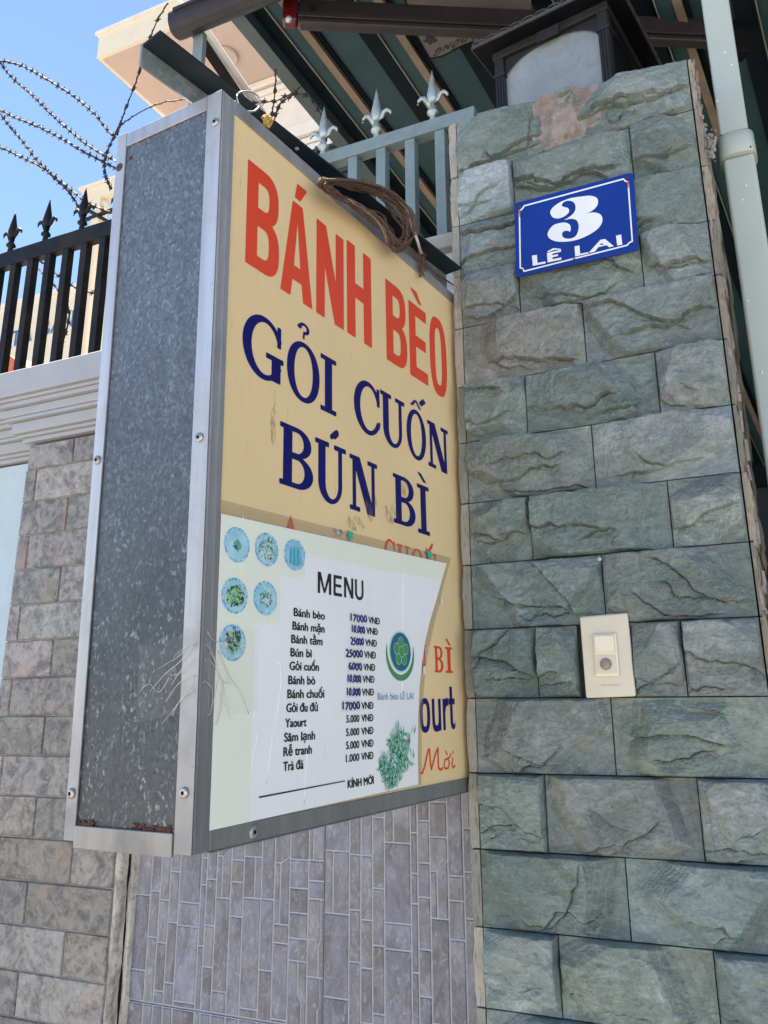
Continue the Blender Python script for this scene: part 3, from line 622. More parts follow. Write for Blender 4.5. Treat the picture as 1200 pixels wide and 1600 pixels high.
def screw(mbase, c, nrm, r, hh=0.002):
    nrm = np.array(nrm, float); nrm /= np.linalg.norm(nrm); c = np.array(c, float)
    mbase.tube([c, c+nrm*hh*0.55, c+nrm*hh*0.9, c+nrm*hh], [r, r, r*0.8, r*0.45], 14)
for i, (x, y) in enumerate(((68, 365), (1025, 105), (556, 838), (88, 925), (1068, 690))):
    mb = MB(); screw(mb, zp(x, y, YP-0.0004), (0, -1, 0), 0.0028 if i < 3 else 0.0018); mb.build('screw', M['dark_hole'], PL, smooth=True)
for (x, y, l) in ((66, 385, 70), (1034, 130, 60)):
    a = zp(x, y, YP-0.0009); b = zp(x+4, y+l, YP-0.0009); mb = MB(); mb.add([a+(-.0018, 0, 0), a+(.0018, 0, 0), b+(.0006, 0, 0), b+(-.0006, 0, 0)], [(0, 1, 2, 3)]); mb.build('rust_streak', simple('rust_stain', (0.42, 0.13, 0.05), 0.7, bump=0), PL)

# ------------------------------------------------------------------ DOORBELL
BL = thing('doorbell', 'ivory doorbell switch plate set into a gap in the slate pillar', 'doorbell', (0.204, -0.003, -0.908))
mb = MB(); mb.prism([(0.169, -0.003, -0.795), (0.238, -0.003, -0.793), (0.2395, -0.003, -0.907), (0.1700, -0.003, -0.9085)], (0, -0.008, 0)); mb.build('face_plate', M['ivory'], BL, bevel=0.003, seg=3)
mb = MB(); mb.box((0.1865, -0.016, -0.880), (0.2205, -0.0108, -0.8205)); mb.build('rocker_frame', M['ivory2'], BL, bevel=0.003, seg=3)
mb = MB(); mb.box((0.1895, -0.0195, -0.8465), (0.2175, -0.0163, -0.8235)); mb.build('name_window', M['ivory2'], BL, bevel=0.0022, seg=3)
mb = MB(); mb.box((0.1895, -0.0172, -0.8755), (0.2175, -0.0163, -0.8505)); mb.build('push_button_seat', M['ivory'], BL, bevel=0.0004)
mb = MB(); c0 = np.array((0.2035, -0.0173, -0.863)); mb.tube([c0, c0+(0, -.0022, 0), c0+(0, -.0030, 0), c0+(0, -.0032, 0), c0+(0, -.0044, 0)], [.0080, .0078, .0066, .0052, .0028], 24); mb.build('push_button', M['nick'], BL, smooth=True)
# small rivet above the bell
mb = MB(); c0 = onY(936.5, 873.5, -0.012); screw(mb, c0, (0, -1, 0), 0.0036, 0.0022); rv = mb.build('wall_screw', M['silver_iron'], None, 'small pale screw head in the joint above the doorbell', 'screw', smooth=True)

# ------------------------------------------------------------------ text through Blender's own font
def text_mesh(body, offset=0.0):
    sub_ = body.replace('Đ', 'D').replace('Ờ', 'Ò').replace('Ở', 'Ò')
    cu = bpy.data.curves.new('t', 'FONT'); cu.body = sub_; cu.size = 1; cu.offset = offset; cu.resolution_u = 4
    ob = bpy.data.objects.new('t', cu); COL.objects.link(ob); dg = bpy.context.evaluated_depsgraph_get(); dg.update()
    me = bpy.data.meshes.new_from_object(ob.evaluated_get(dg)); bpy.data.objects.remove(ob)
    V = np.array([v.co[:2] for v in me.vertices]); F = [tuple(p.vertices) for p in me.polygons]; bpy.data.meshes.remove(me)
    return V, F, sub_
def text(body, mapf, u0, u1, v0, v1, offset=0.0, name='lettering', m=None, parent=None, lo=None, hi=None, jit=0, bold=0):
    """fit: glyph y from lo..hi (font units) goes to v0..v1, x extent to u0..u1"""
    V, F, s_ = text_mesh(body, offset); x0, x1 = V[:, 0].min(), V[:, 0].max()
    lo = 0.0 if lo is None else lo; hi = 0.69 if hi is None else hi
    fx = lambda x: u0+(x-x0)/(x1-x0)*(u1-u0); fy = lambda y: v0+(y-lo)/(hi-lo)*(v1-v0)
    mb = MB(); bw_ = bold
    for q, (du, dz) in enumerate(((0, 0),) if not bw_ else ((-bw_, 0), (bw_, 0), (0, bw_*.6), (0, -bw_*.6))):
        mb.add([mapf(fx(x)+du, fy(y)+dz+(jit*math.sin(x*9) if jit else 0))+NF*0.00006*q*(1 if bw_ else 0) for x, y in V], F)
    return mb.build(name, m, parent) if m else mb
def Bmap(x, y): return np.array((x, -0.0117, y))
text('Panasonic', Bmap, 0.193, 0.219, -0.8925, -0.8895, 0.0, 'maker_name', M['text_faint'], BL)

# ------------------------------------------------------------------ SIGN BOX
def F3(u, v, o=0.0): return B0+u*U+v*N3+o*NF
def G3(s, v, o=0.0): return B0+s*VV+v*N3+o*NG
WD, HT, DP = 0.597, 0.8095, 0.168
SG = thing('signboard', 'illuminated box signboard with yellow face reading BÁNH BÈO jutting out from the wall', 'signboard', F3(WD, -HT, -0.08))
# carcass behind the skins
mb = MB()
def bxl(mb, u0, u1, v0, v1, o0, o1): mb.obox(F3(u0, v0, o0), U*(u1-u0), N3*(v1-v0), NF*(o1-o0))
bxl(mb, 0.004, WD-0.004, -HT+0.004, -0.004, -DP+0.003, -0.0045); mb.build('housing', M['galv_edge'], SG)
mb = MB(); bxl(mb, 0.012, WD-0.003, -HT+0.012, -0.010, -0.0040, -0.0012); mb.build('face_panel', M['cream_panel'], SG)
def panelg(mb, s0, s1, v0, v1, o0, o1): mb.obox(G3(s0, v0, o0), VV*(s1-s0), N3*(v1-v0), NG*(o1-o0))
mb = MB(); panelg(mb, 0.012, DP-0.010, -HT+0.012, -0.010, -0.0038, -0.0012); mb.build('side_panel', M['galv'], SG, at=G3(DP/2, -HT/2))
# aluminium angles
AL, AD = M['alu'], M['alu_dull']
def angle_piece(u0, u1, v0, v1, s, name='corner_trim', m=AL):
    pass
mb = MB(); bxl(mb, -0.0015, 0.0215, -HT-0.001, 0.001, -0.0008, 0.0012); panelg(mb, -0.0012, 0.0205, -HT-0.001, 0.001, -0.0008, 0.0015); mb.build('corner_trim', AL, SG, bevel=0.0005)
mb = MB(); bxl(mb, 0.0012, 0.0035, -HT, 0, 0.0014, 0.0022); mb.build('corner_trim_ridge', AL, SG)
mb = MB(); bxl(mb, 0.013, 0.0148, -HT, 0, 0.0014, 0.0020); mb.build('corner_trim_ridge', AL, SG)
mb = MB(); panelg(mb, DP-0.0145, DP+0.001, -HT+0.002, 0.003, -0.0008, 0.0014); mb.build('corner_trim', AL, SG, bevel=0.0005)
mb = MB(); panelg(mb, 0.0215, DP-0.0152, -0.0175, 0.001, -0.0008, 0.0012); mb.obox(G3(0.021, -0.001, 0.001), VV*(DP-0.036), N3*0.002, -NG*0.02); mb.build('side_top_trim', AL, SG, bevel=0.0005)
mb = MB(); panelg(mb, 0.0215, DP-0.0152, -HT-0.004, -HT+0.0165, -0.0008, 0.0032); mb.build('side_bottom_trim', AD, SG, bevel=0.0008)
mb = MB(); bxl(mb, 0.0222, WD, -0.0150, 0.001, -0.0008, 0.0010); bxl(mb, 0.0222, WD, 0.0012, 0.0030, -0.02, 0.0010); mb.build('face_top_trim', AL, SG, bevel=0.0005)
mb = MB(); bxl(mb, 0.0222, WD, -HT-0.001, -HT+0.0175, -0.0008, 0.0014); bxl(mb, 0.0222, WD, -HT-0.0030, -HT-0.0012, -0.10, 0.0014); mb.build('face_bottom_trim', AD, SG, bevel=0.0008)
mb = MB(); bxl(mb, WD-0.003, WD+0.001, -HT+0.001, -0.001, -0.02, 0.0008); mb.build('face_end_trim', AL, SG, bevel=0.0005)
# bottom plate, top plate, back panel edges
mb = MB(); bxl(mb, 0.003, WD, -HT-0.001, -HT+0.0035, -DP+0.02, -0.012); mb.build('bottom_plate', AD, SG)
for (s, v, hole) in ((0.007, -0.041, 0), (0.163, -0.044, 1), (0.011, -0.417, 0), (0.162, -0.418, 0), (0.011, -0.758, 0), (0.163, -0.764, 0)):
    mb = MB(); screw(mb, G3(s-0.001, v, 0.0015), NG, 0.0052 if not hole else 0.0055, 0.0026 if not hole else 0.0006); p = mb.build('screw', M['steel'] if not hole else M['dark_hole'], SG, smooth=True)
    if not hole:
        mb = MB(); c0 = G3(s-0.001, v, 0.0041); mb.tube([c0, c0+NG*0.0003], 0.0020, 6); mb.build('screw_recess', M['black_fill'], p)
mb = MB(); c0 = F3(0.0826, -0.8018, 0.0014); screw(mb, c0, NF, 0.0060, 0.0028); p = mb.build('screw', M['silver_iron'], SG, smooth=True)
mb = MB(); c0 = c0+NF*0.0029; mb.tube([c0, c0+NF*0.0003], 0.0022, 6); mb.build('screw_recess', M['black_fill'], p)
# rust at the foot of the side panel
mb = MB(); rs = random.Random(5)
for i in range(150):
    s = rs.choice([rs.uniform(0.024, 0.075), rs.uniform(0.128, 0.152)]); a = rs.uniform(.0012, .0042); hmax = 0.0055 if s < 0.1 else 0.0045
    mb.obox(G3(s, -HT+0.0162+rs.uniform(-.002, hmax)*rs.random(), -0.0011), VV*a, N3*a*rs.uniform(.4, .9), NG*rs.uniform(.0008, .0022))
mb.build('rust_crust', M['rust'], SG, kind='stuff')
mb = MB(); 
for i in range(9):
    a = rs.uniform(.002, .004); mb.obox(G3(0.1445+rs.uniform(-.002, .002), -0.036+rs.uniform(-.003, .003), -0.0013), VV*a, N3*a, NG*0.0004)
mb.build('rust_spot', simple('red_rust_spot', (0.14, 0.05, 0.05), 0.8, bump=0.2), SG)

# lettering on the face
LIFT = 0.0004-0.0012
def letter(fn, u0, u1, v0, v1, m, name='letter'):
    mb = MB(); glyph(mb, fn, lambda x, y: F3(u0+x*(u1-u0), v0+y*(v1-v0), LIFT)); mb.build(name, m, SG)
RED, BLU = M['red_print'], M['blue_print']
acute = cpoly([(.48, 1.06), (.62, 1.06), (.78, 1.24), (.50, 1.24)])
letter(L_B, .0495, .1105, -.1945, -.0590, RED)
letter(un(L_A, cpoly([(.40, 1.05), (.58, 1.05), (.80, 1.22), (.47, 1.22)])), .1140, .1795, -.1995, -.0660, RED)
letter(L_N, .1876, .2510, -.2000, -.0640, RED); letter(L_H, .2590, .3220, -.1998, -.0590, RED)
letter(L_B, .3625, .4240, -.2015, -.0710, RED); letter(un(L_E, cpoly([(.55, 1.05), (.75, 1.05), (.48, 1.20), (.10, 1.20)])), .4320, .4900, -.2015, -.0760, RED); letter(L_O, .4990, .5585, -.2040, -.0700, RED)
hook = un(it(sub(el(.50, 1.27, .17, .10), el(.50, 1.27, .08, .05)), lambda x, y: -(np.maximum(x-.50, y-1.27))), cap(.49, 1.10, .50, 1.20, .022, .8), el(.36, 1.27, .07, .035))
letter(S_G, .0490, .1225, -.3240, -.2500, BLU); letter(un(S_O, hook), .1290, .1955, -.3285, -.2535, BLU); letter(S_I, .1975, .2325, -.3280, -.2520, BLU)
letter(S_C, .2740, .3420, -.3295, -.2560, BLU); letter(S_U, .3420, .4110, -.3310, -.2545, BLU)
circ = un(cpoly([(.20, 1.08), (.34, 1.08), (.56, 1.23), (.44, 1.23)]), cpoly([(.80, 1.08), (.66, 1.08), (.44, 1.23), (.56, 1.23)]), cpoly([(.66, 1.22), (.80, 1.16), (1.06, 1.30), (.90, 1.36)]))
letter(un(S_O, circ), .4160, .4760, -.3325, -.2565, BLU); letter(S_N, .4815, .5520, -.3340, -.2595, BLU)
ac2 = un(cap(.52, 1.12, .66, 1.22, .045, .9), cap(.62, 1.16, .70, 1.22, .06, .9))
letter(S_B, .1180, .1830, -.4405, -.3660, BLU); letter(un(S_U, ac2), .1865, .2540, -.4435, -.3670, BLU); letter(S_N, .2625, .3305, -.4430, -.3690, BLU)
letter(S_B, .3730, .4360, -.4415, -.3700, BLU); letter(un(S_I, cpoly([(.55, 1.07), (.85, 1.07), (.35, 1.24), (.05, 1.24)])), .4425, .4790, -.4445, -.3700, BLU)
# lower lines, partly under the menu
letter(S_B, .4800, .5080, -.6425, -.6050, RED); letter(un(S_I, cpoly([(.55, 1.07), (.85, 1.07), (.35, 1.32), (.05, 1.32)])), .5150, .5380, -.6425, -.6050, RED)
letter(S_N, .4230, .4560, -.6400, -.6050, RED)
o_l = sub(el(.5, .36, .5, .38, 2.5), el(.5, .36, .21, .25, 3)); u_l = un(it(sub(el(.5, .30, .5, .32, 3), el(.5, .34, .21, .22, 3)), bx(-1, -1, 2, .34)), bx(0, .30, .29, .72), bx(.71, 0, 1, .72))
r_l = un(bx(0, 0, .42, .72), it(sub(el(.75, .42, .6, .32), el(.80, .36, .36, .20)), bx(.3, .42, 1, 1))); t_l = un(bx(.22, .12, .62, 1), bx(0, .58, 1, .72), it(sub(el(.66, .2, .44, .2), el(.78, .26, .2, .14)), bx(.2, -1, .98, .2)))
for fn, a, b in ((o_l, .4320, .4620), (u_l, .4680, .4950), (r_l, .5010, .5190), (t_l, .5200, .5400)): letter(fn, a, b, -.7225, -.6620, BLU)
scr = lambda pts, r, asp: un(*[cap(*pts[i], *pts[i+1], r, asp) for i in range(len(pts)-1)])
Mo = un(scr([(0, .05), (.05, .02), (.12, .3), (.22, .9), (.26, .95), (.28, .3), (.30, .12), (.42, .7), (.50, .95), (.50, .4), (.50, .12), (.56, .03), (.62, .10)], .050, 2.6),
        scr([(.78, .45), (.70, .42), (.66, .2), (.70, .04), (.78, .05), (.83, .25), (.78, .45), (.84, .50), (.88, .62)], .042, 2.6), scr([(.93, .45), (.90, .15), (.94, .03), (.99, .1)], .042, 2.6), cap(.945, .66, .95, .70, .045, 2.6), cap(.72, .78, .77, .62, .035, 2.6))
letter(Mo, .4300, .5340, -.7760, -.7440, RED)
# tips of the covered line between the big words and the menu
letter(it(S_C, bx(-1, .55, 2, 2)), .345, .375, -.505, -.468, RED); letter(it(S_U, bx(-1, .5, 2, 2)), .38, .415, -.507, -.470, RED); letter(it(S_O, bx(-1, .45, 2, 2)), .42, .455, -.507, -.470, RED); letter(it(S_N, bx(-1, .4, 2, 2)), .46, .498, -.507, -.470, RED)
letter(cap(0, 0, .8, .8, .25), .476, .487, -.466, -.455, RED); letter(cap(0, .5, 1, 0, .25), .466, .478, -.469, -.463, RED)
letter(cpoly([(0, 0), (.5, 1), (1, 0)]), .130, .150, -.494, -.473, RED)

rs = random.Random(17)
for (u0, v0, w_, h_) in ((.300, -.452, .030, .050), (.345, -.445, .045, .030), (.250, -.470, .05, .022), (.10, -.400, .012, .07), (.395, -.40, .02, .035)):
    p_ = [(u0+w_*(.5+.5*math.cos(a))*rs.uniform(.75, 1.05), v0+h_*(.5+.5*math.sin(a))*rs.uniform(.75, 1.05)) for a in np.linspace(0, 2*math.pi, 19)[:-1]]
    flat([p_], lambda u, v: F3(u, v, -.0006)).build('glue_residue', M['residue'], SG)

# ------------------------------------------------------------------ MENU POSTER
MN = thing('menu_poster', 'laminated paper menu headed MENU with prices taped over the lower signboard', 'menu', F3(.25, -.793, 0.001))
def FM(o): return lambda u, v: F3(u, v, o)
film = [(.0230, -.4790), (.545, -.468), (.5230, -.5020), (.4900, -.5600), (.4620, -.6100), (.4480, -.6500), (.4360, -.7000), (.4300, -.7890), (.0230, -.7930)]
flat([film], FM(0.0004)).build('laminate_margin', M['old_film'], MN)
pap = [(.0225, -.4935), (.5265, -.4795), (.5060, -.5110), (.4873, -.5400), (.4680, -.5680), (.4520, -.5960), (.4400, -.6270), (.4300, -.6620), (.4243, -.7000), (.4200, -.7500), (.4190, -.7880), (.0215, -.7925)]
mb = MB(); mb.prism([F3(u, v, 0.0007) for u, v in pap], NF*0.0006); mb.build('paper', M['paper'], MN)
g1 = [(.0240, -.4945), (.5235, -.4810), (.5075, -.5070), (.30, -.5140), (.165, -.5140), (.1640, -.5440), (.1200, -.5450), (.1195, -.5980), (.0780, -.5990), (.0770, -.7905), (.0230, -.7915)]
flat([g1], FM(0.0015)).build('green_background', M['paper_green'], MN)
T1 = 0.0019
def mtext(body, u0, u1, v0, cap_h, m=M['ink'], off=0.010, nm='lettering', jit=0):
    o = text(body, FM(T1), u0, u1, v0, v0+cap_h, 0.0, nm, m, MN, jit=jit, bold=off*.040)
    V, F, s_ = text_mesh(body, 0.0); x0, x1 = V[:, 0].min(), V[:, 0].max()
    for ch in ('Đ', 'Ờ'):
        if ch in body:
            i = body.index(ch); pre = text_mesh(s_[:i+1], 0.0)[0][:, 0].max(); st = text_mesh(s_[:i], 0.0)[0][:, 0].max() if i else x0
            fx = lambda x: u0+(x-x0)/(x1-x0)*(u1-u0)
            if ch == 'Đ': q = [(fx(st)-.0002, v0+cap_h*.44), (fx(st+(pre-st)*.62), v0+cap_h*.44), (fx(st+(pre-st)*.62), v0+cap_h*.56), (fx(st)-.0002, v0+cap_h*.56)]
            else: q = [(fx(pre)-.0008, v0+cap_h*.80), (fx(pre)+.0006, v0+cap_h*.86), (fx(pre)+.0009, v0+cap_h*1.14), (fx(pre)-.0004, v0+cap_h*1.14)]
            flat([q], FM(T1+0.0002)).build('lettering_stroke', m, MN)
    return o
L_M = un(bx(0, 0, .17, 1), bx(.83, 0, 1, 1), cpoly([(.02, 1), (.22, 1), (.56, .05), (.44, .05)]), cpoly([(.98, 1), (.78, 1), (.44, .05), (.56, .05)]))
L_E2 = un(bx(0, 0, .24, 1), bx(0, 0, 1, .15), bx(0, .85, .97, 1), bx(0, .43, .90, .57)); L_N2 = un(bx(0, 0, .22, 1), bx(.78, 0, 1, 1), cpoly([(0, 1), (.26, 1), (1, 0), (.74, 0)]))
L_U2 = un(bx(0, .3, .22, 1), bx(.78, .3, 1, 1), it(sub(el(.5, .34, .5, .36), el(.5, .34, .28, .21)), bx(-1, -1, 2, .34)))
for fn_, a, b in ((L_M, .1895, .2170), (L_E2, .2220, .2400), (L_N2, .2445, .2650), (L_U2, .2690, .2885)):
    mb = MB(); glyph(mb, fn_, lambda x, y: F3(a+x*(b-a), -.5575+y*.0250, T1), nx=60, ny=70); mb.build('heading_letter', M['ink'], MN)
rows = ['Bánh bèo', 'Bánh mặn', 'Bánh tằm', 'Bún bì', 'Gỏi cuốn', 'Bánh bò', 'Bánh chuối', 'Gỏi đu đủ', 'Yaourt', 'Sâm lạnh', 'Rễ tranh', 'Trà đá']
le = [.1444, .1424, .1405, .1395, .1380, .1362, .1348, .1334, .1317, .1303, .1294, .1293]
re_ = [.2035, .2030, .1990, .1780, .1920, .1850, .2025, .1900, .1690, .1850, .1790, .1640]
vy = [-.5835, -.5985, -.6130, -.6275, -.6420, -.6570, -.6715, -.6860, -.7015, -.7160, -.7305, -.7450]
for s_, a, b, v in zip(rows, le, re_, vy): mtext(s_, a, b, v-.0040, .0088, off=0.012)
rr = [.3266, .3214, .3185, .3157, .3136, .3114, .3099, .3083, .3079, .3075, .3072, .3068]
vr = [-.5808, -.5945, -.6093, -.6242, -.6394, -.6539, -.6694, -.6854, -.7000, -.7151, -.7298, -.7441]
hand = ['17000', '10.000', '25000', '25000', '6000', '10.000', '10.000', '17000']; fw_ = ['5.000', '5.000', '5.000', '1.000']
for i in range(12):
    mtext('VNĐ', rr[i]-.0270, rr[i], vr[i]-.0042, .0082, off=0.010)
    if i < 8:
        a = rr[i]-.0600-(.008 if i in (0, 7, 3) else 0)
        q = [(a-.003, vr[i]-.0068), (rr[i]-.0295, vr[i]-.0062), (rr[i]-.0298, vr[i]+.0066), (a-.0025, vr[i]+.0060)]
        flat([q], FM(T1-0.0002)).build('price_patch', M['paper_patch'], MN)
        mtext(hand[i], a, rr[i]-.0310, vr[i]-.0040, .0084, M['pen'], 0.022, 'handwritten_price', jit=.0006)
    else: mtext(fw_[i-8], rr[i]-.0600, rr[i]-.0320, vr[i]-.0042, .0082, off=0.010)
mtext('KÍNH MỜI', .2503, .3066, -.7770, .0085, off=0.014)
flat([[(.0909, -.7716), (.2443, -.7692), (.2443, -.7680), (.0909, -.7700)]], FM(T1)).build('rule_line', M['ink'], MN)
mtext('Bánh bèo LÊ LAI', .3190, .4105, -.6790, .0085, M['sky_ink'], 0.0)
# logo
def mdisc(cu, cv, ru, rv, m, o, name, parent=MN, n=40, f=None):
    p = [(cu+ru*math.cos(2*math.pi*k/n)*(f(k) if f else 1), cv+rv*math.sin(2*math.pi*k/n)*(f(k) if f else 1)) for k in range(n)]
    return flat([p], FM(o)).build(name, m, parent)
lc = (.3785, -.6175)
mbg = MB(); glyph(mbg, sub(el(0, -.12, 1.22, 1.12), el(0, .10, 1.12, 1.08)), lambda x, y: F3(lc[0]+x*.0305, lc[1]+y*.0305, T1), -1.3, 1.3, -1.35, .35, 60, 40)
lg = mdisc(*lc, .0285, .0268, M['logo_line'], T1+.0001, 'logo'); mdisc(*lc, .0268, .0250, M['logo_blue'], T1+.0004, 'logo_disc', lg)
mbg.build('logo_swoosh', M['logo_green'], lg)
for k in range(6):
    a = 2*math.pi*k/5+math.pi/2; rr_ = .0118 if k < 5 else 0
    cx, cy = lc[0]+rr_*math.cos(a), lc[1]+rr_*math.sin(a)
    mdisc(cx, cy, .0078, .0076, M['logo_line'], T1+.0007+.0002*k, 'petal_outline', lg, 24); mdisc(cx, cy, .0070, .0068, M['logo_green'], T1+.0008+.0002*k, 'petal', lg, 24)
# pictures of dishes
for i, (cu, cv) in enumerate(((.0470, -.5220), (.0952, -.5200), (.1448, -.5190), (.0458, -.5745), (.0945, -.5725), (.0448, -.6213))):
    pc = mdisc(cu, cv, .0198, .0182, M['rim_ring'], T1, 'dish_picture', n=32); pc['label'] = ['pale blue dish of rice cakes', 'dish of white noodles with herbs', 'blue dish with rolls laid side by side', 'dish of green shredded food', 'white dish with herbs', 'dish of mixed noodles and greens, lowest on the left'][i]
    rs = random.Random(i); mdisc(cu, cv, .0172, .0158, M['dish_white'] if i != 2 else M['dish_blue'], T1+.0002, 'dish', pc, 28)
    mbs = {}
    def leaf(mm, x, y, a, l, ww, z):
        b_ = mbs.setdefault(mm, MB()); du, dv_ = math.cos(a), math.sin(a); b_.add([F3(x-du*l, y-dv_*l, z), F3(x+dv_*ww, y-du*ww, z), F3(x+du*l, y+dv_*l, z), F3(x-dv_*ww, y+du*ww, z)], [(0, 1, 2, 3)])
    if i == 2:
        for k in range(6):
            x = cu-.0085+.0034*k; zz_ = T1+.0004+.00004*k; l = .0125-.0011*abs(k-2.5); b_ = mbs.setdefault('r%d' % (k % 2), MB())
            b_.add([F3(x-.0016, cv-l, zz_), F3(x+.0016, cv-l-.001, zz_), F3(x+.0021, cv+l*.2, zz_), F3(x+.0006, cv+l, zz_), F3(x-.0016, cv+l*.4, zz_)], [(0, 1, 2, 3, 4)])
            mbs.setdefault('dk', MB()).add([F3(x+.0016, cv-l, zz_+.00003), F3(x+.0023, cv-l, zz_+.00003), F3(x+.0023, cv+l*.3, zz_+.00003)], [(0, 1, 2)])
    else:
        N_, sp_ = ((26, .35), (120, .85), 0, (110, .8), (60, .62), (120, .8))[i]
        for k in range(N_):
            r_ = sp_*math.sqrt(rs.random()); t_ = rs.random()*6.283; x = cu+.0155*r_*math.cos(t_); y = cv+.0142*r_*math.sin(t_)+(.004 if i == 5 and k > 80 else 0)
            pal = (['gn', 'gd', 'gn'], ['wh', 'gn', 'gd', 'wh', 'pl'], 0, ['yg', 'gn', 'yg', 'gd'] if r_ < .6 else ['gd', 'bk', 'yg'], ['gn', 'gd', 'wh', 'pl'], ['yg', 'wh', 'gn', 'yg'] if k < 84 else ['bk', 'gd', 'bk'])[i]
            leaf(rs.choice(pal), x, y, rs.random()*3.14, rs.uniform(.0018, .0044), rs.uniform(.0005, .0013), T1+.0004+.00001*k)
    for kk, b_ in mbs.items(): b_.build('food', FCOL[kk], pc)
mb = MB(); rs = random.Random(9)
for i in range(260):
    t = rs.random(); cu, cv = (.366, -.747) if t < .72 else ((.345, -.776) if t < .88 else (.328, -.757)); sg = .0155 if t < .72 else .007
    u_, v_ = cu+rs.gauss(0, sg*.8), cv+rs.gauss(0, sg*.95)
    if u_ > .412 or v_ < -.784: continue
    a = rs.uniform(0, math.pi); l = rs.uniform(.004, .009); ww = l*rs.uniform(.25, .4); du, dv = math.cos(a), math.sin(a)
    mb.add([F3(u_-du*l, v_-dv*l, T1+.00002*i), F3(u_+dv*ww, v_-du*ww, T1+.00002*i), F3(u_+du*l, v_+dv*l, T1+.00002*i), F3(u_-dv*ww, v_+du*ww, T1+.00002*i)], [(0, 1, 2, 3)])
mb.build('herb_picture', M['herbs'], MN)
# tape scraps and the hook at the poster top
for (u_, v_, a) in ((.259, -.4800, .010), (.4700, -.4750, .013)):
    flat([[(u_-a*.6, v_+.007), (u_+a*.6, v_+.0065), (u_+a*.5, v_-.002), (u_-a*.1, v_-.006), (u_-a*.5, v_-.002)]], FM(0.0022)).build('tape_scrap', M['teal_tape'], MN)
mb = MB(); h0 = F3(.2285, -.4800, 0.0012); mb.tube([h0+U*-.004+N3*.004, h0+NF*.004+U*-.003, h0+NF*.006+U*.001-N3*.003, h0+NF*.005+U*.005, h0+NF*.003+U*.005+N3*.004], .0013, 8); mb.build('hook', M['silver_iron'], MN, smooth=True)
for (u_, v_) in ((.506, -.540), (.446, -.640)):
    flat([[(u_-.004, v_-.006), (u_+.003, v_-.005), (u_+.004, v_+.006), (u_-.003, v_+.005)]], FM(0.0009)).build('tape_scrap', M['paper_patch'], MN)
# creases in the paper
mb = MB()
for pl in ([(.118, -.640), (.124, -.66), (.118, -.69), (.110, -.72), (.102, -.76)], [(.395, -.500), (.388, -.56), (.384, -.62), (.383, -.67)], [(.168, -.70), (.172, -.73), (.169, -.755), (.166, -.785)], [(.088, -.71), (.080, -.735), (.075, -.76)], [(.056, -.49), (.0555, -.54), (.0545, -.60)]):
    mb.tube([F3(u_, v_, .00135) for u_, v_ in cr(pl, (), 4)[:(len(pl)-1)*4+1]], .00035, 5)
mb.build('paper_crease', M['paper'], MN, smooth=True, kind='stuff')

# ------------------------------------------------------------------ CLEAR TAPE round the sign corner
TP = thing('clear_tape', 'crumpled clear plastic tape wrapped round the lower corner of the signboard', 'tape', F3(0.0, -.70, 0.004))
def tape_grid(fn, w_, name):
    mb = MB(); nu, nv = 34, 26; vs = [fn(i/nu, j/nv) for j in range(nv+1) for i in range(nu+1)]
    mb.add(vs, [(j*(nu+1)+i, j*(nu+1)+i+1, (j+1)*(nu+1)+i+1, (j+1)*(nu+1)+i) for j in range(nv) for i in range(nu)]); mb.build(name, M['film'], TP, smooth=True)
def wr(a, b): return 0.0012*abs(math.sin(a*5+b*9+math.sin(b*7)*1.5))*float(fbm(np.array(a*4.), np.array(b*5.), 3))
tape_grid(lambda a, b: F3(.0025+a*.080, -.612-b*.082+a*.006, .0032+wr(a, b)), 0, 'face_film')
tape_grid(lambda a, b: G3(.001+a*.075, -.614-b*.072-a*.010, .0030+wr(a+3, b)), 0, 'side_film')
mb = MB()
for pl in ([(.004, -.625), (.020, -.640), (.040, -.652), (.058, -.668)], [(.004, -.640), (.018, -.648), (.030, -.662)], [(.002, -.655), (.020, -.660), (.036, -.678)], [(.002, -.668), (.018, -.676), (.026, -.690)], [(.030, -.645), (.045, -.668), (.060, -.660), (.072, -.668)]):
    mb.tube([G3(a, b, .0040) for a, b in cr(pl, (), 4)[:(len(pl)-1)*4+1]], .00030, 5)
for pl in ([(.002, -.625), (.020, -.645), (.022, -.660), (.010, -.690)], [(.004, -.640), (.024, -.652), (.030, -.670), (.020, -.700)], [(.002, -.660), (.016, -.668), (.012, -.690)], [(.022, -.63), (.040, -.655), (.055, -.668), (.068, -.690)], [(.006, -.612), (.018, -.622), (.035, -.618)]):
    mb.tube([F3(a, b, .0042) for a, b in cr(pl, (), 4)[:(len(pl)-1)*4+1]], .00030, 5)
rs = random.Random(31)
for i in range(5):
    a0_, b0_ = rs.uniform(.0, .012), -.618-.060*rs.random(); l = rs.uniform(.015, .050); sl_ = rs.uniform(-.9, -.2); mb.tube([G3(a0_+l*t, b0_+sl_*l*t+.004*math.sin(3*t+i), .0041) for t in (0, .25, .5, .75, 1)], .00022, 4)
for i in range(6):
    a0_, b0_ = rs.uniform(.002, .03), -.615-.055*rs.random(); l = rs.uniform(.012, .035); sl_ = rs.uniform(-1.8, -.5); mb.tube([F3(a0_+l*t*.7, b0_+sl_*l*t+.004*math.sin(3*t+i), .0043) for t in (0, .25, .5, .75, 1)], .00022, 4)
mb.build('wrinkle', M['crease'], TP, smooth=True)

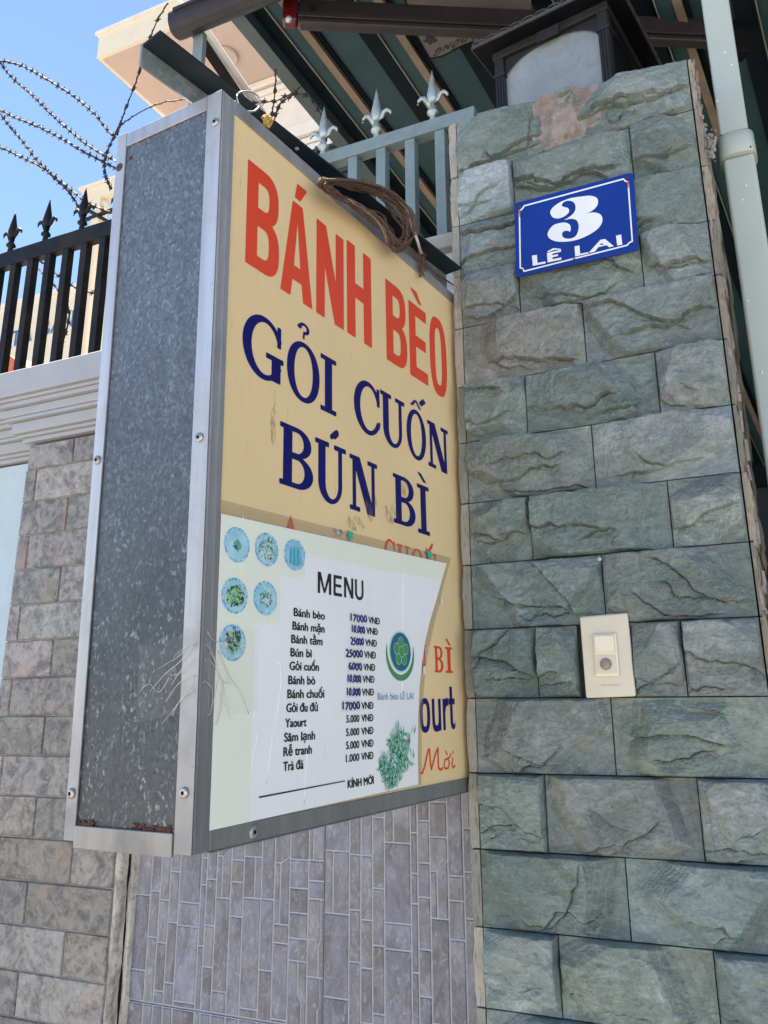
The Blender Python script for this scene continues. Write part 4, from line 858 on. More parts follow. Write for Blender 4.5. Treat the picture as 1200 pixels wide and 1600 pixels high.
# ------------------------------------------------------------------ STEEL ANGLE above the sign
AN = thing('steel_angle_beam', 'dark slate blue steel angle running over the top of the signboard to the pillar', 'beam', (-0.06, -0.3, -0.22))
pn0, pn1, pf0, pf1 = onZ(250, 50, -.19), onZ(223, 72, -.19), onZ(721, 420, -.19), None
d_ = onZ(721, 420, -.19)-pn0; wv = pn1-pn0
mb = MB(); mb.obox(pn0, d_, wv, (0, 0, 0.003)); mb.build('flange', M['slate_beam'], AN)
mb = MB(); mb.obox(pn1-(0, 0, .026), d_, np.array((-.003, 0, 0)), (0, 0, .029)); mb.build('web', M['galv_edge'], AN)
mb = MB(); c0 = onZ(464, 232, -.1905); screw(mb, c0, (0, 0, -1), .0030, .0018); mb.build('bolt', M['silver_iron'], AN, smooth=True)
# hangers between beam and sign
mb = MB(); c0 = F3(.585, .001, -.012); mb.obox(c0, U*.010, NF*-.012, N3*.030); mb.build('hanger', M['white_trim'], AN)

# ------------------------------------------------------------------ CABLES
CB = thing('cable_coil', 'bundle of brown twisted cable coiled over the top edge of the signboard', 'cable', F3(.42, .0, 0.0))
rs = random.Random(21)
pk = lambda x, y, o=0.0: onP(x, y, F3(0, 0, o), NF)
outer = [(500, 281), (552, 283), (605, 299), (642, 330), (651, 358), (640, 384), (622, 392), (606, 372), (588, 346), (552, 324), (516, 306)]
inner = [(512, 287), (550, 295), (590, 311), (620, 337), (628, 358), (624, 372), (615, 374), (610, 362), (594, 338), (556, 316), (524, 300)]
mbA, mbB = MB(), MB()
for k in range(15):
    t = (k+.5)/15; of = rs.uniform(.018, .034); pts = []
    for i in range(len(outer)):
        o = outer[i]; q = inner[i]; pts.append((o[0]*(1-t)+q[0]*t+rs.uniform(-5, 5), o[1]*(1-t)+q[1]*t+rs.uniform(-4.5, 4.5)))
    c_ = cr(pts, (), 7); c_.append(c_[0]); P = [pk(x, y, of+.004*math.sin(i*.22+k)) for i, (x, y) in enumerate(c_)]
    r1 = rs.uniform(.0006, .0010)
    Q1 = [p+NF*.0012*math.cos(i*1.1)+N3*.0012*math.sin(i*1.1) for i, p in enumerate(P)]; Q2 = [p-NF*.0012*math.cos(i*1.1)-N3*.0012*math.sin(i*1.1) for i, p in enumerate(P)]
    tgt = mbB if k % 5 == 2 else mbA
    tgt.tube(Q1, r1, 5); tgt.tube(Q2, r1, 5)
mbA.tube([pk(x, y, .035) for x, y in cr([(502, 281), (560, 283), (612, 300), (640, 328), (648, 352), (646, 366)], (0, 5), 8)[:41]], .0020, 7)
for k in range(5):
    mbA.tube([pk(x+rs.uniform(-3, 3), y+rs.uniform(-3, 3), .016-.004*i) for i, (x, y) in enumerate(((628, 378), (645, 392), (660, 408), (676, 424), (690+6*k, 436+3*k)))], .0008, 5)
    mbB.tube([pk(x+rs.uniform(-4, 4), y+rs.uniform(-4, 4), .030) for x, y in ((540, 312), (562, 322), (585, 340), (600, 362), (606, 380))], .0006, 5)
mbA.build('cable', M['wire_brown'], CB, smooth=True); mbB.build('cable', M['wire_light'], CB, smooth=True, label='paler bare twisted strands')
mb = MB()
for pl, r_ in (([(640, 330), (646, 350), (645, 362), (652, 366)], .002),):
    mb.tube([pk(x, y, .030) for x, y in cr(pl, (0, len(pl)-1), 6)[:(len(pl)-1)*6+1]], r_, 6)
mb.build('loose_strand', M['wire_light'], CB, smooth=True)
mb = MB(); mb.tube([pk(646, 360, .026), pk(652, 376, .022), pk(658, 396, .012)], .0024, 8); mb.build('white_lead', M['white_trim'], CB, smooth=True)
mb = MB()
for i in range(5):
    pts = [(656+rs.uniform(-3, 3), 392)]+[(660+rs.uniform(-6, 8), 392+10*j+rs.uniform(-3, 3)) for j in range(1, 5)]; mb.tube([pk(x, y, rs.uniform(.002, .012)) for x, y in pts], .0013, 5)
mb.build('wire_splice', M['wire_brown'], CB, smooth=True)
YK = MB(); base = pk(418, 190, -.002)
for i in range(7):
    a = [base+np.array((0, -1, 0))*0+U*rs.uniform(-.008, .008)+N3*rs.uniform(-.005, .007)+NF*rs.uniform(-.004, .004) for _ in range(6)]; YK.tube(cr(a, (), 5), .0013, 6)
YK.build('cord_knot', M['yellow_cord'], None, 'small knot of yellow cord tied on the beam over the signboard', 'cord', smooth=True)
LP = MB(); LP.tube([pk(x, y, -.01) for x, y in cr([(372, 146), (390, 143), (404, 152), (405, 166), (396, 174), (380, 172), (372, 160)], (), 5)], .0012, 6)
LP.build('wire_loop', M['silver_iron'], None, 'thin metal wire loop beside the yellow knot above the signboard', 'wire', smooth=True)

# ------------------------------------------------------------------ TILED WALL BETWEEN THE PILLARS
YT = 0.08
TW = thing('tiled_wall', 'grey lavender wall of ceramic tiles with a vertical stone strip pattern below the signboard', 'wall', (-0.35, 0.15, -2.37))
mb = MB(); mb.box((-0.704, YT+0.004, -2.37), (-0.013, 0.30, -0.10)); mb.build('wall_core', M['tile_grout'], TW)
mb = MB(); mb.box((-0.80, YT-0.02, -0.10), (-0.013, 0.32, -0.07)); mb.build('coping', M['cement'], TW, bevel=0.004)
xg = onY(507, 1400, YT)[0]; zg = onY(197, 1560, YT)[2]; TWD = 0.402; THT = 0.80
rs = random.Random(12)
def split_tile():
    pieces = []; x = 0.0
    while x < TWD-0.012:
        wd = rs.choice([.012, .016, .021, .030, .036, .042, .026, .046])
        if TWD-(x+wd) < 0.016: wd = TWD-x
        z = rs.uniform(-.08, 0)
        while z < THT:
            h_ = rs.uniform(.035, .11) if wd < .022 else (rs.uniform(.025, .06) if rs.random() < .4 else rs.uniform(.07, .17)); z2 = min(THT, z+h_)
            if THT-z2 < .02: z2 = THT
            z1 = max(0, z)
            if z2 > z1+0.004:
                k = rs.random(); H = z2-z1
                if wd > .028 and H > .055 and k < .30:      # short full stone over a pair split by a slanting joint
                    c_ = wd*rs.uniform(.35, .65); zc = z1+H*rs.uniform(.4, .7); dz = rs.choice([-.010, .010, .016, 0])
                    pieces += [[(x, z1), (x+c_, z1), (x+c_, zc), (x, zc)], [(x+c_, z1), (x+wd, z1), (x+wd, zc+dz), (x+c_, zc)], [(x, zc), (x+c_, zc), (x+wd, zc+dz), (x+wd, z2), (x, z2)]]
                elif wd > .028 and H > .07 and k < .60:     # slim sliver beside a wide stone, with a jog
                    c_ = wd*rs.choice([.28, .34, .66, .72]); c2 = min(wd*.8, max(wd*.2, c_+rs.choice([-.007, .007]))); za = z1+H*rs.uniform(.3, .5); zb_ = za+.010
                    pieces += [[(x, z1), (x+c_, z1), (x+c_, za), (x+c2, zb_), (x+c2, z2), (x, z2)], [(x+c_, z1), (x+wd, z1), (x+wd, z2), (x+c2, z2), (x+c2, zb_), (x+c_, za)]]
                else: pieces.append([(x, z1), (x+wd, z1), (x+wd, z2), (x, z2)])
            z = z2
        x += wd
    return pieces
PC = split_tile(); jt = 0.0013
pm = []
for p in PC:
    c_ = np.mean(p, 0); q = [np.array(a)+np.clip((c_-a)/np.abs(c_-a+1e-9), -1, 1)*jt for a in p]; n_ = len(q)
    bt = [(a[0]-c_[0], 0.0, a[1]-c_[1]) for a in q]; tp = [((a[0]-c_[0])*(1-.0012/abs(a[0]-c_[0]+1e-9)) if abs(a[0]-c_[0]) > .002 else 0, -0.0011, (a[1]-c_[1])*(1-.0012/abs(a[1]-c_[1]+1e-9)) if abs(a[1]-c_[1]) > .002 else 0) for a in q]
    me = bpy.data.meshes.new('tile_piece'); me.from_pydata(bt+tp, [], [tuple(n_+i for i in range(n_))]+[(i, (i+1) % n_, n_+(i+1) % n_, n_+i) for i in range(n_)]); pm.append((me, c_)); me.materials.append(M['crazy'])
ntile = 0
for (tx_, tz_) in ((xg-TWD, zg), (xg, zg), (xg-TWD, zg-THT-.003), (xg, zg-THT-.003)):
    x1 = min(tx_+TWD, -0.014); z0_ = max(tz_, -2.36)
    mb = MB(); mb.box((tx_+.001, YT-.0005, z0_), (x1-.001, YT+.0035, tz_+THT)); tl = mb.build('tile', M['crazy_joint'], TW)
    for me, c_ in pm:
        X, Z = tx_+c_[0], tz_+c_[1]
        if X+.01 > -0.014 or Z < -2.34: continue
        cc = random.Random(int(c_[0]*1e5+c_[1]*1e4)).choice([(1, 1, 1.02), (.92, .93, 1.02), (1.06, 1.05, 1.04), (.90, .89, .90), (.84, .84, .90), (1.05, 1.07, 1.16)])
        link('tile_piece', me, None, tl, (X, YT-.0006, Z), color=cc); ntile += 1
print('tile pieces', ntile)

# ------------------------------------------------------------------ LEFT BRICK PIER with its cornice
YB = 0.06; XL, XR = -1.070, -0.7255
BP = thing('brick_pier', 'brown grey brick faced pier with pale moulded coping behind the signboard', 'pier', (-0.9, 0.2, -2.37))
mb = MB(); mb.box((XL+.002, YB+0.0012, -2.37), (XR-.001, 0.40, -0.345)); mb.build('pier_core', M['brick_grout'], BP)
zb = [onY(60, y, YB)[2] for y in (672, 727, 778)]; zb = []
z0 = -1.0003; pitch = 0.07475
k0 = -8
for k in range(-9, 18):
    zt = z0+pitch*(-k)       # top of course k
    z1_ = zt-pitch
    if zt > -0.345: zt = -0.345
    if z1_ > -0.36 or z1_ < -2.36: continue
    par = (k % 2 == 0)       # course 1.075..: joint at half
    xs = [XR]; x = XR-(0.0 if not par else 0.104)
    if par: xs.append(x)
    while x-0.208 > XL+0.01: x -= 0.208; xs.append(x)
    xs.append(XL)
    for i in range(len(xs)-1):
        b_, a_ = xs[i]-.0016, xs[i+1]+.0016; rr_ = random.Random(k*31+i)
        mb = MB(); e = .0014; j = [rr_.uniform(-.0006, .0006) for _ in range(4)]
        fr = [(a_+e, YB-.0022+j[0], z1_+.0016+e), (b_-e, YB-.0022+j[1], z1_+.0016+e), (b_-e, YB-.0022+j[2], zt-.0016-e), (a_+e, YB-.0022+j[3], zt-.0016-e)]
        bk = [(a_, YB, z1_+.0016), (b_, YB, z1_+.0016), (b_, YB, zt-.0016), (a_, YB, zt-.0016)]; bb = [(p[0], YB+.0038, p[2]) for p in bk]
        mb.add(fr+bk+bb, [(0, 1, 2, 3)]+[(4+q, 4+(q+1) % 4, (q+1) % 4, q) for q in range(4)]+[(8+q, 8+(q+1) % 4, 4+(q+1) % 4, 4+q) for q in range(4)])
        g_ = rr_.uniform(.60, .98); mb.build('brick', M['brick'], BP, color=(g_*rr_.uniform(.97, 1.06), g_, g_*rr_.uniform(.94, 1.06)))
# return face bricks (left side)
for k in range(-8, 17):
    zt = min(z0+pitch*(-k), -.345); z1_ = z0+pitch*(-k-1)
    mb = MB()
    mb.box((XL-.003, YB+.001, z1_+.0016), (XL+.0025, YB+.10, zt-.0016)); mb.build('brick', M['brick'], BP, color=(.9, .9, .92))
CPZ = [(-.340, -.330, .012), (-.330, -.322, .020), (-.322, -.296, .030), (-.296, -.288, .042), (-.288, -.268, .046), (-.268, -.258, .058), (-.258, -.250, .064), (-.250, -.190, .074)]
def cornice(x0, x1, yb, depth, parent, left_ret=True, dz=0):
    for (a, b, p) in CPZ:
        mb = MB(); mb.box((x0-(p if left_ret else 0), yb-p, a+dz+.0002), (x1, yb+depth, b+dz)); mb.build('moulding', M['pale_paint'], parent, bevel=.003 if b-a > .015 else .0015)
cornice(XL, XR+.03, YB, .30, BP)
# cracked cement strip beside the pier
CS = thing('cement_strip', 'pale cracked vertical cement joint between the brick pier and the tiled wall', 'joint', (-0.712, .07, -2.37))
def strip_x(z): return .5*float(fbm(np.array(z*9.+3), np.array(1.5), 4))-.25
NV = 180; L_, R_, Cc = [], [], []
V = []; F = []
for j in range(NV+1):
    z = -2.37+(-.342+2.37)*j/NV; cz = -0.704+strip_x(z)*.012; wv_ = .0008+.0045*float(fbm(np.array(z*30.), np.array(4.), 3))
    rr1 = .0025*float(fbm(np.array(z*60.), np.array(9.), 3)); 
    V += [(XR-.002, YB+.004-rr1, z), ((XR+cz)/2, YB-.001-2*rr1, z), (cz-wv_, YB+.002-rr1, z), (cz-wv_*.8, YB+.028, z), (cz+wv_*.8, YB+.028, z), (cz+wv_*1.1, YB+.010+rr1, z), (-.6900, YB+.0100, z), (-.6875, YB+.0215, z)]
for j in range(NV):
    for i in range(7): a = j*8+i; F.append((a, a+1, a+9, a+8))
mb = MB(); mb.v = V; mb.f = F; mb.build('cement', M['cracked_cement'], CS, smooth=True)
mb = MB(); mb.box((XR-.003, YB+.0135, -2.37), (-.6965, YB+.05, -.342)); mb.build('crack_shade_box', M['black_fill'], CS)  # black box standing in for the shade inside the crack

# ------------------------------------------------------------------ LOWER WALL at far left
LW = thing('pale_wall', 'pale blue plastered boundary wall with moulded coping at the far left', 'wall', (-2.4, .3, -2.37))
mb = MB(); mb.box((-5.0, .16, -2.37), (XL+.002, .36, -.345)); mb.build('wall_body', M['blue_plaster'], LW)
cornice(-5.0, XL-.08, .16, .2, LW, False)

# ------------------------------------------------------------------ FENCES
def spear(mbk, c, s=1.0, y=None):
    """cast fleur-de-lis finial, base at c"""
    c = np.array(c, float)
    mbk.tube([c+(0, 0, h*s) for h in (0, .010, .018, .022, .026, .034, .046)], [.0075*s, .0070*s, .0055*s, .0120*s, .0120*s, .0062*s, .0070*s], 10)
    mbk.tube([c+(0, 0, h*s) for h in (.046, .056, .064, .085, .112, .128)], [.0075*s, .0105*s, .0120*s, .0085*s, .0035*s, .0006*s], 8)
    for sg in (-1, 1):
        pts = [c+np.array((sg*a, 0, b))*s for a, b in ((.004, .040), (.010, .054), (.017, .064), (.025, .067), (.031, .062), (.033, .055))]
        mbk.tube(pts, [.0055*s, .0058*s, .0052*s, .0044*s, .0034*s, .0022*s], 8)
FB = thing('black_fence', 'black iron fence with spear tips standing on the left coping', 'fence', (-1.3, .12, -.19))
YF = .12
mb = MB(); mb.box((-2.6, YF-.012, .188), (-.76, YF+.012, .231)); mb.build('rail', M['black_iron'], FB, bevel=.002)
mb = MB(); mb.box((-2.6, YF-.012, -.170), (-.76, YF+.012, -.150)); mb.build('rail', M['black_iron'], FB, bevel=.002)
bar = None; x = -.785
xb0 = onY(155, 470, YF)[0]
for k in range(-3, 26):
    xx = xb0-.0605*k
    at = (xx, YF, .0)
    if bar is None:
        mb = MB(); mb.box((xx-.010, YF-.010, -.1895), (xx+.010, YF+.010, .1878)); bar = mb.build('bar', M['black_iron'], FB, bevel=.0015, at=at)
    else: inst(bar, 'bar', FB, at)
sp = None; xs0 = onY(128, 355, YF)[0]
for k in range(-2, 12):
    xx = xs0-.1245*k; at = (xx, YF, .2305)
    if sp is None: mb = MB(); spear(mb, at); sp = mb.build('spear_tip', M['black_iron'], FB, smooth=True, at=at)
    else: inst(sp, 'spear_tip', FB, at)
FG = thing('grey_fence', 'grey green iron fence with silver spear tips between the signboard and the slate pillar', 'fence', (-.3, .12, -.07))
mb = MB(); mb.box((-.72, YF-.014, .199), (onY(741, 175, YF-.014)[0], YF+.014, .2290)); mb.build('rail', M['grey_iron'], FG, bevel=.002)
mb = MB(); mb.box((-.72, YF-.012, -.062), (.0, YF+.012, -.042)); mb.build('rail', M['grey_iron'], FG, bevel=.002)
bar = None
for k in range(0, 10):
    xx = onY(692, 300, YF)[0]-.0665*k; at = (xx, YF, .06)
    if bar is None: mb = MB(); mb.box((xx-.011, YF-.011, -.0698), (xx+.011, YF+.011, .1988)); bar = mb.build('bar', M['grey_iron'], FG, bevel=.0015, at=at)
    else: inst(bar, 'bar', FG, at)
sp = None
for k in range(0, 5):
    xx = -.0935-.1300*k; at = (xx, YF, .2288)
    if sp is None: mb = MB(); spear(mb, at, 1.02); sp = mb.build('spear_tip', M['silver_iron'], FG, smooth=True, at=at)
    else: inst(sp, 'spear_tip', FG, at)

# ------------------------------------------------------------------ BARBED WIRE
def barbed(pts, label, Y=.16, r=.0022, barb=True, step=.030):
    P = [onY(x, y, Y) for x, y in pts]; P = cr(P, (0, len(P)-1), 8)[:(len(P)-1)*8+1]; mb = MB(); rs = random.Random(len(label)); mb.tube(P, r, 5)
    tw = [p+np.array((.0022*math.cos(i*1.3), .0022*math.sin(i*1.7), .0022*math.sin(i*1.3))) for i, p in enumerate(P)]; mb.tube(tw, r*.7, 4)
    if barb:
        d = 0
        for i in range(1, len(P)):
            seg_ = np.linalg.norm(P[i]-P[i-1]); d += seg_
            while d > step:
                d -= step; c_ = P[i]-(P[i]-P[i-1])*d/max(seg_, 1e-6)
                for q in range(2):
                    a = rs.uniform(0, math.pi); dd = np.array((math.cos(a), rs.uniform(-.5, .5), math.sin(a))); dd /= np.linalg.norm(dd); mb.tube([c_-dd*.0095, c_+dd*.0095], [.0012, .0012], 4)
                mb.tube([c_-(P[i]-P[i-1])/max(seg_, 1e-6)*.004, c_+(P[i]-P[i-1])/max(seg_, 1e-6)*.004], .0042, 6)
    o = mb.build('barbed_wire', M['barb'], None, label, 'barbed wire', 'barbed wire strands above the left fence'); return o
barbed([(-40, 92), (0, 95), (35, 103), (75, 125), (115, 150), (150, 180), (165, 200), (180, 214)], 'topmost barbed wire strand arching across the sky')
barbed([(0, 98), (20, 122), (50, 148), (80, 178), (110, 205), (145, 232), (182, 252)], 'second barbed wire strand slanting down from the left edge to the signboard')
barbed([(-40, 165), (0, 172), (20, 182), (60, 198), (95, 216), (130, 237), (160, 252), (182, 264)], 'third barbed wire strand, thickly barbed, below the crossing pair')
barbed([(0, 176), (15, 197), (35, 220), (55, 247), (75, 268), (90, 283), (108, 300), (122, 322)], 'steep barbed wire strand dropping to the rightmost black spear tip', .14)
barbed([(-30, 222), (0, 230), (35, 246), (70, 264), (110, 296), (140, 318), (178, 334)], 'lowest barbed wire strand passing behind the black spear tip')
barbed([(262, 5), (247, 30), (240, 45), (232, 66), (220, 105), (210, 135), (200, 160), (190, 188), (183, 212)], 'barbed wire strand hanging steeply beside the end of the steel beam', .10, .0016, True, .05)
barbed([(183, 200), (200, 187), (225, 172), (255, 160), (295, 155)], 'thin rusty wire curving to the underside of the steel beam', .10, .0014, False)
barbed([(188, 195), (178, 215), (168, 235), (163, 258), (165, 275), (173, 294)], 'loop of barbed wire hanging at the back corner of the signboard', .14, .002, True, .02)
barbed([(40, 388), (60, 405), (85, 425), (110, 445), (135, 455), (165, 462)], 'barbed wire strand crossing behind the black fence bars', .2)
barbed([(60, 420), (80, 440), (100, 465), (108, 488), (104, 515), (94, 545), (84, 572)], 'barbed wire strand hanging in a curve behind the black fence bars', .22)
barbed([(431, 108), (430, 140), (427, 165), (424, 188)], 'thin wire hanging straight down above the yellow knot', .10, .0014, True, .06)
barbed([(470, 135), (455, 150), (440, 160), (432, 175), (428, 190)], 'short barbed strand beside the hanging wire above the knot', .12, .0016, True, .018)
barbed([(380, 170), (400, 160), (430, 158), (452, 148), (480, 150), (496, 170), (505, 185)], 'barbed strand looping between the knot and the awning edge', .14, .0013, True, .03)

# ------------------------------------------------------------------ PILLAR LAMP
LR = R(-9); lc3 = np.array((0.176, 0.235, 0.10)); lx = np.array((math.cos(LR), math.sin(LR), 0)); ly = np.array((-math.sin(LR), math.cos(LR), 0)); lz = np.array((0, 0, 1.0))
LM = thing('pillar_lamp', 'dark square lantern with frosted glass and scalloped roof standing on the slate pillar', 'lamp', lc3)
def lbox(mb, x0, x1, y0, y1, z0, z1): mb.obox(lc3+lx*x0+ly*y0+lz*z0, lx*(x1-x0), ly*(y1-y0), lz*(z1-z0)); return mb
hb = .119; zb0, zb1 = 0.0, .255
lbox(MB(), -hb-.01, hb+.01, -hb-.01, hb+.01, .0, .018).build('lamp_base', M['lamp_brown'], LM, bevel=.002)
for sx_ in (-1, 1):
    for sy_ in (-1, 1):
        cx, cy = sx_*(hb-.009), sy_*(hb-.009)
        mb = MB(); lbox(mb, cx-.010, cx+.010, cy-.010, cy+.010, .018, .243); lbox(mb, cx-.0125, cx+.0125, cy-.0125, cy+.0125, .200, .206)
        for q in (-.006, 0, .006): lbox(mb, cx+q-.0015, cx+q+.0015, cy-.0122, cy-.0101, .018, .199)
        mb.build('corner_post', M['lamp_brown'], LM)
for (ax_, ay_, sg) in ((lx, ly, -1), (lx, ly, 1), (ly, lx, -1), (ly, lx, 1)):
    o0 = lc3+ay_*sg*(hb-.010)
    mb = MB(); mb.obox(o0-ax_*(hb-.019)+lz*.018, ax_*2*(hb-.019), ay_*.003, lz*.225); mb.build('glass_pane', M['frosted'] if ay_ is ly else M['lamp_black'], LM)
    # arch head
    mb = MB(); wv_ = hb-.0195; prev = None
    for i in range(13):
        t = -1+2*i/12; zt = .243; za = .243-.036*(abs(t)**3)-.004
        p = o0-ay_*0.0045+ax_*t*wv_ if sg < 0 else o0+ay_*.0045+ax_*t*wv_
        if prev is not None: mb.add([prev[0]+lz*prev[1], p+lz*za, p+lz*zt, prev[0]+lz*zt], [(0, 1, 2, 3)])
        prev = (p, za)
    mb.build('arch_head', M['lamp_brown'], LM)
lbox(MB(), -hb-.004, hb+.004, -hb-.004, hb+.004, .243, .262).build('top_rail', M['lamp_brown'], LM, bevel=.002)
lbox(MB(), -.022, .026, -hb-.010, -hb-.0045, .233, .256).build('name_tablet', M['lamp_brown'], LM, bevel=.001)
he = .152
mb = MB(); lbox(mb, -he, he, -he, he, .2625, .270); mb.build('eave_board', M['lamp_black'], LM)
mb = MB(); a = [lc3+lx*sx_*he+ly*sy_*he+lz*.272 for sx_, sy_ in ((-1, -1), (1, -1), (1, 1), (-1, 1))]; t_ = [lc3+lx*sx_*.03+ly*sy_*.03+lz*.40 for sx_, sy_ in ((-1, -1), (1, -1), (1, 1), (-1, 1))]
mb.add(a+t_, [(0, 1, 5, 4), (1, 2, 6, 5), (2, 3, 7, 6), (3, 0, 4, 7), (4, 5, 6, 7), (3, 2, 1, 0)]); mb.build('lamp_roof', M['lamp_black'], LM)
mb = MB()
for (ax_, ay_, sg) in ((lx, ly, -1), (lx, ly, 1), (ly, lx, -1), (ly, lx, 1)):
    for i in range(11):
        c_ = lc3+ay_*sg*(he+.001)+ax_*(-he+he*2*(i+.5)/11)+lz*.272; w_ = he/11
        mb.tube([c_+ax_*w_*math.cos(q)*1.0+lz*(.007*math.sin(q)) for q in np.linspace(0, math.pi, 7)], .0014, 5)
    mb.obox(lc3+ay_*sg*he-ax_*he+lz*.264, ax_*2*he, ay_*sg*.003, lz*.007)
mb.build('scalloped_trim', simple('tarnished_trim', (.05, .05, .053), .6, var=.4, sc=80), LM)
mb = MB(); mb.tube([lc3+lz*h for h in (.40, .42, .43, .45, .47, .50)], [.03, .012, .018, .022, .012, .002], 12); mb.build('finial', M['lamp_black'], LM, smooth=True)

# ------------------------------------------------------------------ DRAIN PIPE
DR = thing('drain_pipe', 'grey green square plastic downpipe with a coupling right of the slate pillar', 'pipe', (.47, .12, -2.37))
yd = .10
xl0, xr0 = onY(1125, 215, yd)[0], onY(1170, 205, yd)[0]
mb = MB(); mb.box((xl0, yd, .010), (xr0, yd+.055, 1.05)); mb.build('upper_pipe', M['duct'], DR, bevel=.004, seg=3)
mb = MB(); cx, cy = (xl0+xr0)/2+.001, yd+.027
def rsq(r_, z, n=28, p=3.2):
    return [(cx+r_*np.sign(math.cos(a))*abs(math.cos(a))**(2/p), cy+r_*1.1*np.sign(math.sin(a))*abs(math.sin(a))**(2/p), z) for a in (2*math.pi*k/n for k in range(n))]
rings = [rsq(.0270, .008), rsq(.0295, .006), rsq(.0300, -.034), rsq(.0272, -.0365)]
vs = [p for r_ in rings for p in r_]; mb.add(vs, [(i*28+k, i*28+(k+1) % 28, (i+1)*28+(k+1) % 28, (i+1)*28+k) for i in range(3) for k in range(28)]+[tuple(range(28))[::-1], tuple(84+k for k in range(28))]); mb.build('coupling', M['duct'], DR, smooth=True)
mb = MB(); mb.box((cx-.0245, yd+.002, -2.37), (cx+.0255, yd+.055, -.0370)); mb.build('lower_pipe', M['duct'], DR, bevel=.006, seg=3)
mb = MB(); rs = random.Random(2)
for i in range(90):
    c_ = onY(1108+rs.uniform(-8, 10), 225+rs.uniform(-30, 30)*(1 if rs.random() < .5 else .5), .09); r_ = rs.uniform(.0012, .0040)
    mb.tube([c_-(0, 0, r_), c_-(0, 0, r_*.4), c_+(0, 0, r_*.5), c_+(0, 0, r_)], [r_*.3, r_, r_*.8, r_*.2], 6)
mb.build('sealant_blob', M['cement'], DR, smooth=True, kind='stuff')
for (x, y) in ((1133, 82), (1143, 101), (1120, 158), (1165, 290), (1160, 312), (1168, 470), (1190, 582)):
    c_ = onY(x, y, yd-.0005 if y < 215 else yd+.0015); mb = MB(); mb.tube([c_, c_-(0, .0012, 0)], [.0022, .0010], 8); mb.build('paint_speck', M['drip'], DR)
mb = MB(); c_ = onY(1172, 230, .0985); mb.tube([c_+(0, .004, 0), c_-(0, .0012, 0)], .0022, 8); mb.build('coupling_screw', M['black_fill'], DR)

# ------------------------------------------------------------------ AWNING / CANOPY ROOF (slopes down away from the street)
AW = thing('canopy_roof', 'dark teal ribbed sheet canopy roof with pale timber strips seen from below', 'canopy', (-.3, .9, .6))
dv = np.array((.138, 1.278, -.239)); dv /= dv[1]
NR = np.cross(np.array((1, 0, 0.0)), dv); NR /= np.linalg.norm(NR); P0 = np.array((0, 0, .90))
def roofx(x, y): p = onP(x, y, P0, NR); return p[0]-dv[0]*p[1]
x_e = roofx(427, 90); y0r, y1r = -.25, 3.4
def rslab(mb, xa, xb, top, dep, ya=y0r, yb=y1r):
    a = P0*0+np.array((xa, 0, .90))+dv*ya; mb.obox(a+NR*top, np.array((xb-xa, 0, 0)), dv*(yb-ya), NR*dep); return mb
sgn = -1 if NR[2] > 0 else 1
mb = MB(); rslab(mb, x_e, 3.6, 0.004*(-sgn), .006*(-sgn)); mb.build('roof_sheet', M['teal_sheet'], AW)
period = roofx(646, 90)-roofx(506, 90)
xa = roofx(482, 90)
rslab(MB(), x_e, roofx(452, 90), 0, .045*sgn).build('edge_purlin', M['teal_purlin'], AW)
rslab(MB(), roofx(452, 90)+.001, roofx(479, 90), 0, .004*sgn).build('edge_shade_strip', M['teal_dark'], AW)  # dark strip: shade next to the edge purlin, given as colour
k = 0; X = xa
proto = {}
offs = [('thin_strip', 0.0, .010, M['thin_strip'], .022), ('flat_rib', .011, .105-.011, M['teal_sheet'], .018), ('timber_batten', .0, 0, M['timber'], .012), ('shade_strip', 0, 0, M['teal_dark'], .006), ('shade_strip', 0, 0, M['teal_dark'], .006)]
pxs = [480, 483, 506, 520, 529, 587, 616]
ofs = [roofx(p, 90)-xa for p in pxs]
for k in range(0, 16):
    X = xa+period*k
    if X > 3.2: break
    segs = [('thin_strip', ofs[0], ofs[1], 'thin_strip', .020), ('flat_rib', ofs[1], ofs[2], 'teal_sheet', .014), ('timber_batten', ofs[2], ofs[3], 'timber', .018), ('shade_strip', ofs[3], ofs[4], 'teal_dark', .004), ('wide_shade_strip', ofs[5], ofs[6], 'teal_dark', .004)]  # teal_dark strips carry the shade beside each rib as colour
    for nm, a, b, mm, dp in segs:
        if k == 0: proto[nm] = rslab(MB(), X+a+.0006, X+b-.0006, 0, dp*sgn).build(nm, M[mm], AW); proto[nm+'_at'] = WO[proto[nm].name].copy()
        else: inst(proto[nm], nm, AW, proto[nm+'_at']+np.array((period*k, 0, 0)))
# end purlin and house below
mb = MB(); a = np.array((x_e, 0, .90))+dv*y1r; mb.obox(a+(0, 0, -.12), (3.6-x_e, 0, 0), (0, .06, 0), (0, 0, .13)); mb.build('end_beam', M['teal_dark'], AW)

HS = thing('house', 'dark fronted house behind the slate pillar under the canopy', 'house', (1.6, 5.2, -2.37))
mb = MB(); mb.box((.10, 3.45, -2.37), (4.2, 3.7, 3.6)); mb.build('front_wall', M['dark_wall'], HS)
mb = MB(); mb.box((3.7, .42, -2.37), (3.9, 3.45, 1.2)); mb.build('side_wall', M['dark_wall'], HS)
GT = thing('metal_gate', 'dark solid sheet gate in deep shade right of the drain pipe', 'gate', (1.4, .3, -2.37))
mb = MB(); mb.box((.53, .28, -2.37), (2.6, .31, -.02)); mb.build('gate_sheet', M['dark_wall'], GT)
for k in range(8):
    mb = MB(); mb.box((.56+.27*k, .262, -2.33), (.60+.27*k, .2795, -.06)); mb.build('gate_rib', M['dark_wall'], GT)

